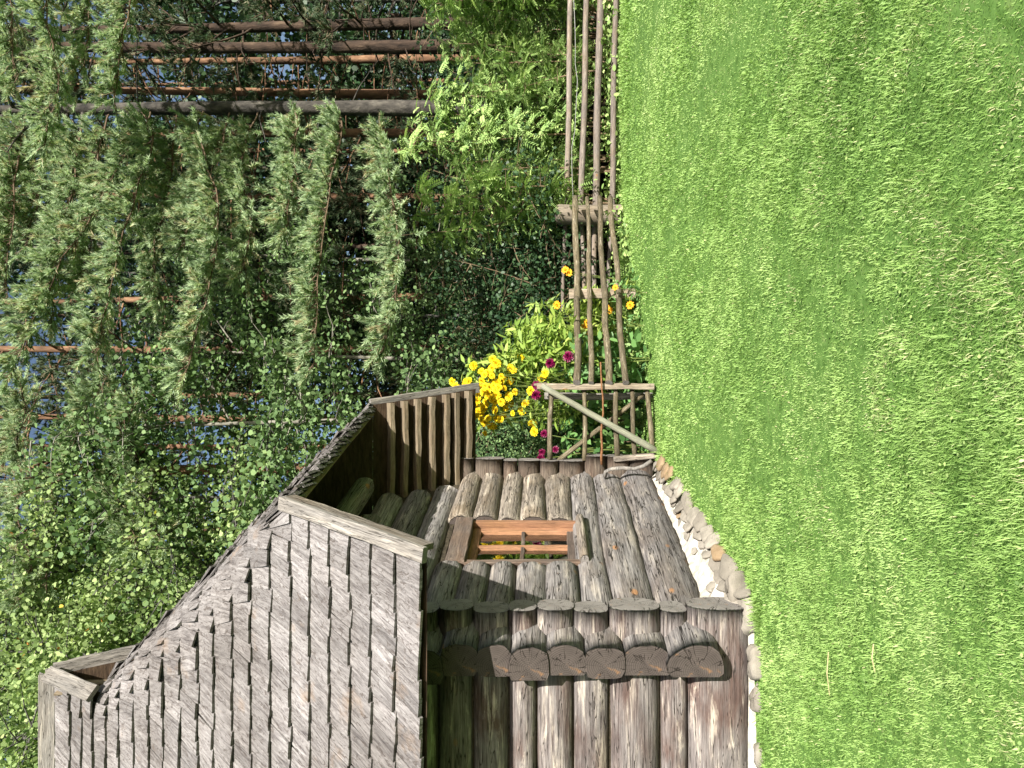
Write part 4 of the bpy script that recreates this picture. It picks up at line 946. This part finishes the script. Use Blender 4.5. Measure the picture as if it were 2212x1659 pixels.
# the big grey pine whose long boughs hang across the view
BP = base(1420, 13.0)
def bpath(*uvy): return [at(u, v, y_) - BP for u, v, y_ in uvy]
extra = [bpath((1424, 300, 13), (1359, 330, 12.2), (1159, 265, 11.2), (1000, 232, 10.7), (890, 205, 10.4)),
         bpath((1424, 440, 13), (1359, 430, 12.1), (1209, 475, 11), (1000, 440, 10.4), (850, 398, 10.1)),
         bpath((1424, 330, 13), (1330, 280, 12), (1100, 140, 11.2), (930, 55, 10.8), (840, 20, 10.6)),
         bpath((1424, 640, 13), (1369, 640, 12), (1260, 632, 11.1), (1159, 618, 10.8)),
         bpath((1424, 720, 13), (1389, 735, 12), (1230, 712, 10.8), (1050, 690, 10.3), (872, 680, 10)),
         bpath((1424, 820, 13), (1300, 835, 11.6), (1209, 852, 11), (1059, 858, 10.5), (900, 826, 10.2)),
         bpath((1424, 180, 13), (1259, 160, 12), (1100, 118, 11.3), (960, 110, 11)),
         bpath((1424, 560, 13), (1300, 520, 12), (1180, 545, 11.4), (1060, 520, 11)),
         bpath((1424, 380, 13), (1240, 365, 12.4), (1120, 330, 12), (1010, 345, 11.8)),
         bpath((1424, 240, 13), (1300, 210, 12.4), (1180, 205, 12), (1040, 175, 11.6)),
         bpath((1424, 500, 13), (1320, 470, 12.3), (1230, 420, 12), (1130, 400, 11.6)),
         bpath((1424, 60, 13), (1300, 40, 12), (1150, 25, 11.4), (1000, 15, 11)), bpath((1424, 10, 13), (1330, 70, 12.5), (1240, 85, 12.1), (1130, 60, 12)), bpath((1424, -60, 13), (1340, -20, 12.5), (1230, -5, 12.1), (1110, -15, 12)), bpath((1424, 130, 13), (1340, 110, 12.6), (1270, 150, 12.3))]
tree('pine_tree', make_pine(1, 15.5, .165, 9.2, 30, M['grey_pine'], M['needle'], (.004, .0), 34, 22, (1.2, 2.6), 12, .09, .016, extra=extra), BP, 'grey barked pine behind the right fence with long needled boughs hanging left across the view', 'tree', 'pines of the forest edge')
BP = base(1950, 11.0)
extra = [bpath((1950, 120, 11), (1760, 100, 10.6), (1600, 105, 10.3), (1470, 125, 10.1), (1340, 95, 10)),
         bpath((1950, 330, 11), (1700, 290, 10.8), (1560, 262, 10.5), (1440, 248, 10.3)),
         bpath((1950, 20, 11), (1760, 20, 10.8), (1600, 25, 10.5), (1480, 38, 10.3)),
         bpath((1950, 260, 11), (1750, 200, 11), (1580, 190, 10.9), (1480, 170, 10.8))]
tree('pine_tree', make_pine(2, 14, .16, 7.5, 24, M['pine_bark'], M['needle'], (0, 0), 26, 16, (1.2, 2.6), 4, extra=extra), BP, 'pine just off the right edge whose bright boughs reach in at the upper right', 'tree', 'pines of the forest edge')
BP = base(640, 13.2)
extra = [bpath((640, 60, 13.2), (700, 40, 12.4), (780, 55, 11.8), (830, 45, 11.4)), bpath((640, 150, 13.2), (720, 170, 12.3), (800, 200, 11.8), (845, 235, 11.4)),
         bpath((640, 215, 13.2), (600, 240, 12.3), (560, 265, 11.7), (480, 300, 11.3)), bpath((640, 360, 13.2), (600, 330, 12.3), (530, 330, 11.7), (470, 372, 11.4)),
         bpath((640, 60, 13.2), (560, 40, 12), (450, 70, 11.5), (360, 40, 11.2)), bpath((640, 300, 13.2), (700, 285, 12.2), (740, 265, 11.8), (790, 300, 11.5)),
         bpath((640, 120, 13.2), (560, 120, 12.3), (480, 105, 11.8), (390, 100, 11.4))]
tree('pine_tree', make_pine(3, 14, .15, 8.6, 26, M['orange_bark'], M['needle'], (.01, 0), 26, 16, (1.2, 2.6), 14, extra=extra), BP, 'pine behind the cabin ridge with soft bright boughs over the alder', 'tree', 'pines of the forest edge')

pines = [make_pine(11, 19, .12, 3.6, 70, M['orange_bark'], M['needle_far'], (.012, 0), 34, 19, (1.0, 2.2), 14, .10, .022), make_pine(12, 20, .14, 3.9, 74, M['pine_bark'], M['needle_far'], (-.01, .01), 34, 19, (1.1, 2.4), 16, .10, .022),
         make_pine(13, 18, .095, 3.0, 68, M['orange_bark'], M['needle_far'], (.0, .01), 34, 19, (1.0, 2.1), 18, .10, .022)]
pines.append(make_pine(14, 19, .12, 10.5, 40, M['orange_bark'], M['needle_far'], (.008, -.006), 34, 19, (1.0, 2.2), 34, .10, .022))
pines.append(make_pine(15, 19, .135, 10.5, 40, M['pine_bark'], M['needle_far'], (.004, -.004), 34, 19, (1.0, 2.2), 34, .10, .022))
PL = [(1614, 15, 1, 'dark brown pine trunk nearest the upper right corner'), (1559, 14.3, 4, 'stout brown pine left of the dark corner pine'), 
      (1538, 16.5, 3, 'slim orange pine close beside the stout brown one'), (1481, 24, 3, 'thin sunlit orange pine seen far back through the gap'), (1449, 16.5, 3, 'bright orange pine stem touching the grey pine on its right'), (1374, 16, 0, 'reddish pine just left of the grey pine'),
      (1329, 20, 2, 'thin dull pine behind the hanging boughs'), (1229, 16.5, 0, 'reddish pine behind the middle of the hanging boughs'), (1130, 21, 1, 'far brown pine between the two reddish pines'), (1019, 17, 0, 'reddish pine above the short fence post'),
      (905, 15.5, 0, 'orange pine with sunlit upper stem above the coneflowers'), (800, 18, 3, 'brown pine among the sky gaps right of the roof'), (745, 16.2, 3, 'reddish pine showing through alder leaves by the hip'), (700, 18.5, 3, 'thick brown pine close behind the roof hip'),
      (655, 21, 3, 'dark pine seen low over the roof edge'), (520, 19, 2, 'pine behind the middle of the roof slope'), (330, 20, 0, 'pine behind the upper roof slope'), (120, 19, 1, 'pine far behind the ridge board'), (1700, 18, 0, 'pine beyond the right edge'),
      (1270, 27, 1, 'distant pine behind the hanging boughs'), (1080, 29, 2, 'distant pine above the fence'), (960, 26, 1, 'distant pine left of the orange stem')]
for i, (u, y_, k, lab) in enumerate(PL):
    tree('pine_tree', pines[k], base(u, y_), lab, 'tree', 'pines of the forest edge', i * 1.7, 1.0 + .06 * math.sin(i * 2.1))

al = [make_leafy(31, 9.5, .07, 2.2, 1.9, 9500, .08, M['alder'], M['pale_bark'], 30, .92, ROUND, .30), make_leafy(32, 8.5, .06, 2.0, 1.7, 8000, .08, M['alder'], M['grey_bark'], 28, .92, ROUND, .30)]
for i, (u, y_, k, rz, sc, lab) in enumerate([(745, 12.6, 0, .3, 1.0, 'round leaved alder directly behind the roof hip'), (575, 12.4, 1, 1.4, 1.15, 'alder rising behind the middle of the roof slope'), (885, 14.4, 0, 2.2, .92, 'alder with thin pale stem above the coneflowers'), (980, 16.5, 1, 4.0, 1.0, 'half shaded alder behind the near fence'), (1100, 17, 0, 3.0, 1.0, 'alder deep behind the log post')]):
    tree('alder_tree', al[k], base(u, y_), lab, 'tree', 'alders behind the cabin', rz, sc)
br = [make_leafy(41, 10.5, .08, 3.2, 2.1, 17000, .068, M['bright'], M['grey_bark'], 34, .85, ROUND, .34, tmean=.5), make_leafy(42, 9.8, .07, 3.0, 2.0, 15000, .068, M['bright'], M['grey_bark'], 32, .85, ROUND, .34, tmean=.42)]
for i, (u, y_, k, rz, sc, lab) in enumerate([(60, 11.2, 0, .5, 1.0, 'bright green leafy tree above the ridge board'), (260, 11.6, 1, 2.1, 1.05, 'bright green tree touched with red leaves behind the gablet'), (430, 12.4, 0, 3.5, .95, 'bright green tree behind the upper hip'), (-90, 12.5, 1, 4.4, 1.1, 'bright green tree at the lower left picture corner behind the ridge'), (160, 13.6, 0, 5.3, 1.1, 'taller green tree behind the two over the gablet'), (340, 14.5, 1, 1.0, 1.15, 'leafy tree filling the gap behind the bright ones')]):
    tree('leafy_tree', br[k], base(u, y_), lab, 'tree', 'bright leafy trees over the roof', rz, sc)

rw = [make_rowan(51, 3.6, 10, 1.0, 1500), make_rowan(52, 3.3, 8, .8, 1000)]
for i, (u, y_, k, rz, sc, lab) in enumerate([(1405, 12.2, 0, .4, .98, 'tallest rowan bush with feathered leaves behind the right fence'), (1205, 11.85, 1, 2.0, 1.0, 'narrow rowan bush behind the thick log post'), (1655, 12.0, 0, 1.6, .86, 'rowan bush at the far right edge behind the fence'), (1525, 12.1, 0, 3.3, .74, 'low rowan bush right of the tallest one'),
                                     (1305, 12.1, 1, 4.2, .8, 'low rowan bush between the log post and the tallest one'), (1580, 13.3, 1, 5.1, .95, 'shaded rowan bush behind the right ones')]):
    tree('rowan_bush', rw[k], base(u, y_), lab, 'bush', 'rowan bushes behind the fence', rz, sc, ('stem', 'leaves'))
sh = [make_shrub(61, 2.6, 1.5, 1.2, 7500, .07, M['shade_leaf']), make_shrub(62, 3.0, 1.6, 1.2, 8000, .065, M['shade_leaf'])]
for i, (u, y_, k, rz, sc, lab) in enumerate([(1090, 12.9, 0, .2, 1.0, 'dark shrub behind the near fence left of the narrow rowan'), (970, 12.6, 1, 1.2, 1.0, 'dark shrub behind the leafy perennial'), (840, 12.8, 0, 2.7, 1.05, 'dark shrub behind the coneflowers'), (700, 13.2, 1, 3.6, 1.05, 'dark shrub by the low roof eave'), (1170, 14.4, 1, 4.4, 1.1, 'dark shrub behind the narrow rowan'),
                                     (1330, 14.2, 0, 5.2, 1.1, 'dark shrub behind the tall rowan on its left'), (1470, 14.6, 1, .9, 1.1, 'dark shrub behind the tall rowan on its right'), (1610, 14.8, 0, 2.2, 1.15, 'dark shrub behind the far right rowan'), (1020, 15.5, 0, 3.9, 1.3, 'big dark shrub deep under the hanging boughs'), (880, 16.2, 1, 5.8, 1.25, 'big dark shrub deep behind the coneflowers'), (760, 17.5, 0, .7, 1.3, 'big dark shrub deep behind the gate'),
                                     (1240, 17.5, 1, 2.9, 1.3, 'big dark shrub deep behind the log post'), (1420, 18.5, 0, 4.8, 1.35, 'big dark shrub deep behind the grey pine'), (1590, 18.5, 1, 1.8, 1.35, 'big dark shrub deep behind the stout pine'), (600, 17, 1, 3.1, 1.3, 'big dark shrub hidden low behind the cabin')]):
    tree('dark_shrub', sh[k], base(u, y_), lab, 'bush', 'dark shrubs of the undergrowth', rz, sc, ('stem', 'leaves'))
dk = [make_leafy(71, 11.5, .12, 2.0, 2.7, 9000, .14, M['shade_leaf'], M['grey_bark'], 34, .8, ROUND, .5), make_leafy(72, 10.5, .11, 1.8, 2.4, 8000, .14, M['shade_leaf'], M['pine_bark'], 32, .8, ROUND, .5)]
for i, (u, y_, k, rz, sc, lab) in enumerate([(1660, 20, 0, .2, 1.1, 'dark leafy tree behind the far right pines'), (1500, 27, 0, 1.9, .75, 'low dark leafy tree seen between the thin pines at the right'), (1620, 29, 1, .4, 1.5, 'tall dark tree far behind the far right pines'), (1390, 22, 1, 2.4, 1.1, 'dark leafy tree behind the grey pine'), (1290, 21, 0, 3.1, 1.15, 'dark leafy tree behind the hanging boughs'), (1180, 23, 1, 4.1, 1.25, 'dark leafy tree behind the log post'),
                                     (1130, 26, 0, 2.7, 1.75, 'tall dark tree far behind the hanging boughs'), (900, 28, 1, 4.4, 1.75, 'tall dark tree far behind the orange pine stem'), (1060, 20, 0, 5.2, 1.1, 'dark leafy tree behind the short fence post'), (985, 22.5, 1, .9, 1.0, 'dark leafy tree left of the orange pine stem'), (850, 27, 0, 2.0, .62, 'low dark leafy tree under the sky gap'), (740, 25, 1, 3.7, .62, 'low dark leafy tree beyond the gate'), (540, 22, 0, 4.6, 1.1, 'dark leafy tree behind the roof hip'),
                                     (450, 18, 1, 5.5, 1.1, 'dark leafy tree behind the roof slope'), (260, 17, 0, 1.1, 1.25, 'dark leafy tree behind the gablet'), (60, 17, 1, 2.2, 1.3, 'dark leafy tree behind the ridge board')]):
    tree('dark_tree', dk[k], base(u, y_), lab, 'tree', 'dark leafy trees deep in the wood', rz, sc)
# far side of the wood, one dense mass no one could count
P = []
for i in range(80):
    x = NR.uniform(-22, 22); y_ = NR.uniform(33, 42); c = np.array([x, y_, NR.uniform(1, 7)]); P.append(c + NR.normal(size=(420, 3)) * np.array([1.5, 1.2, 1.3]))
P = np.concatenate(P); P = P[P[:, 2] > 1.0]
o = link('far_undergrowth', foliage('far_undergrowth', P, .34, .7, ROUND, M['shade_leaf'], None, .5, .2, .5)); tag(o, 'dark mass of undergrowth on the far side of the wood', 'undergrowth', None, 'stuff')

# ------------------------------------------------------------------ grass
def in_lawn(x, y):
    front = (y > 5.22) & (x < -1.55) & (y < 5.55)
    d = (x - (-1.91 + T * (y - 5.45))) * 0.972
    cab = (y > 5.2) & (y < 8.9) & (d < 0.30 + 0.06 * np.sin(y * 7)) | ((y > 5.24) & (x < -1.62) & (y < 9))
    return ~cab
G = []
for y0, y1, dens, wd in ((1.9, 3.2, 23000, .0036), (3.2, 4.6, 15500, .005), (4.6, 6.5, 9500, .0065), (6.5, 9.0, 5000, .0095), (9.0, 12.4, 2600, .0145)):
    xw = lambda y: y * .56 + .6
    area = (y1 - y0) * (xw(y0) + xw(y1)); n_ = int(area * dens)
    y = NR.uniform(y0, y1, n_); x = NR.uniform(-1, 1, n_) * (xw(y1)); keep = (np.abs(x) < xw(y)) & in_lawn(x, y); x, y = x[keep], y[keep]
    G.append(np.stack([x, y, np.full(len(x), wd)], 1))
G = np.concatenate(G); x, y, wd = G.T; n_ = len(x)
def vnoise(x, y, s, sd):
    r = np.random.default_rng(sd); g = r.uniform(size=(64, 64)); u, v = (x * s) % 64, (y * s) % 64; i, j = u.astype(int) % 64, v.astype(int) % 64; fu, fv = u - np.floor(u), v - np.floor(v); fu, fv = fu * fu * (3 - 2 * fu), fv * fv * (3 - 2 * fv)
    return g[i, j] * (1 - fu) * (1 - fv) + g[(i + 1) % 64, j] * fu * (1 - fv) + g[i, (j + 1) % 64] * (1 - fu) * fv + g[(i + 1) % 64, (j + 1) % 64] * fu * fv
gz = np.interp(y, GY, GZ) + .012 * np.sin(x * 1.9 + y) + .01 * np.sin(y * 2.7 - x * .8)
big = vnoise(x, y, 1.1, 1) * .6 + vnoise(x, y, 2.6, 2) * .4; mid = vnoise(x, y, 6.0, 3); dry = vnoise(x, y, 1.7, 4) * .55 + vnoise(x, y, 5, 5) * .45; azn = vnoise(x, y, 5.1, 6) * 8 + vnoise(x, y, 14, 7) * 8
hgt = .016 + .019 * np.clip((big * .6 + mid * .4 - .35) / .4, 0, 1.2); hgt *= NR.uniform(.55, 1.3, n_)
d = np.abs((x + 1.91 - T * (y - 5.45)) * .972 - .36); edge = np.exp(-(d / .12) ** 2) * (y > 5.1) * (y < 9); hgt *= 1 + 1.5 * edge
hgt *= 1 + .8 * np.exp(-((y - 5.16) / .12) ** 2) * (x < -1.5) + .7 * (y > 10.6)
hgt *= np.where(NR.uniform(size=n_) < .02, 1.9, 1)
az = azn + NR.normal(0, 1.5, n_); lean = NR.uniform(.35, 1.4, n_)
dv = np.stack([np.cos(az) * np.sin(lean), np.sin(az) * np.sin(lean), np.cos(lean)], 1); sdv = np.stack([-np.sin(az), np.cos(az), np.zeros(n_)], 1)
b0 = np.stack([x, y, gz - .004], 1); L = hgt[:, None]; W = (wd * NR.uniform(.6, 1.2, n_))[:, None]
midp = b0 + dv * L * .55 + np.array([0, 0, .18]) * L; tip = b0 + dv * L * 1.15 - np.array([0, 0, .10]) * L
V = np.empty((n_, 4, 3)); V[:, 0] = b0 - sdv * W * .45; V[:, 1] = b0 + sdv * W * .45
V5 = np.stack([b0 - sdv * W * .5, midp - sdv * W * .42, tip, midp + sdv * W * .42, b0 + sdv * W * .5], 1)
t = .40 - .55 * (big - .5) + .42 * (mid - .5) + NR.normal(0, .075, n_)
t = np.clip(t, .02, .88); dr = np.clip((dry - .55) * 6, 0, 1) * np.clip((5.2 - y) / 1.8, 0, 1); isd = NR.uniform(size=n_) < (.012 + .25 * dr); t = np.where(isd, NR.uniform(.86, 1.0, n_), t)
me = poly_mesh('grass', V5.reshape(-1, 3), 5, t, [M['grass']])
tag(link('grass', me), 'sunlit mown lawn sloping gently up to the fences with pale dry patches', 'grass', None, 'stuff')
# clover and small weeds in the turf, and leafy ground cover under the right fence
n_ = 5000; y = 2 + 7 * NR.uniform(size=n_) ** 1.3; x = NR.uniform(-1, 1, n_) * (y * .56); k = in_lawn(x, y) & (vnoise(x, y, 2.2, 9) > .52); x, y = x[k], y[k]
P = np.stack([x, y, np.interp(y, GY, GZ) + NR.uniform(.015, .035, len(x))], 1); Dn = unit(len(x)); Dn[:, 2] *= .25
me = leaves_mesh('clover', P, Dn, norm(unit(len(x)) * .35 + np.array([0, 0, 1])), NR.uniform(.010, .02, len(x)), NR.uniform(.010, .018, len(x)), ROUND, np.clip(NR.normal(.6, .2, len(x)), 0, .9), [M['rowan']])
tag(link('clover', me), 'small clover leaves scattered through the lawn', 'clover', None, 'stuff')
x = np.concatenate([NR.uniform(2.3, 8.5, 3600), NR.uniform(.2, 2.6, 700)]); y = np.concatenate([NR.uniform(11.45, 12.2, 3600), NR.uniform(0, .3, 700) + 9.1 + (x[3600:] / 2.6) * 1.7])
P = np.stack([x, y, np.interp(y, GY, GZ) + NR.uniform(.0, 1, len(x)) ** 2 * .34 * (0.4 + vnoise(x, y, 2, 12))], 1)
tag(link('ground_cover', foliage('ground_cover', P, .085, .6, ROUND, M['rowan'], None, .5, 0, .6)), 'low bright leafy growth along the foot of the fences', 'ground cover', None, 'stuff')
for lab, (u0, v0, u1, v1), y_ in (('long pale straw lying on the lawn before the cabin front', (251, 1807, 160, 1810), 3.95), ('thinner bent straw farther down the lawn', (268, 1918, 210, 1934), 3.45)):
    s = MB(); p0, p1 = at(u0, v0, y_), at(u1, v1, y_); zz = ground(y_) + .045
    s.tube([Vector((p0.x, p0.y, zz)), Vector(((p0.x + p1.x) / 2, p0.y - .01, zz + .012)), Vector((p1.x, p1.y - .015, zz))], [.003, .003, .002], 5)
    tag(link('straw', s.mesh('straw', [M['straw']])), lab, 'straw')
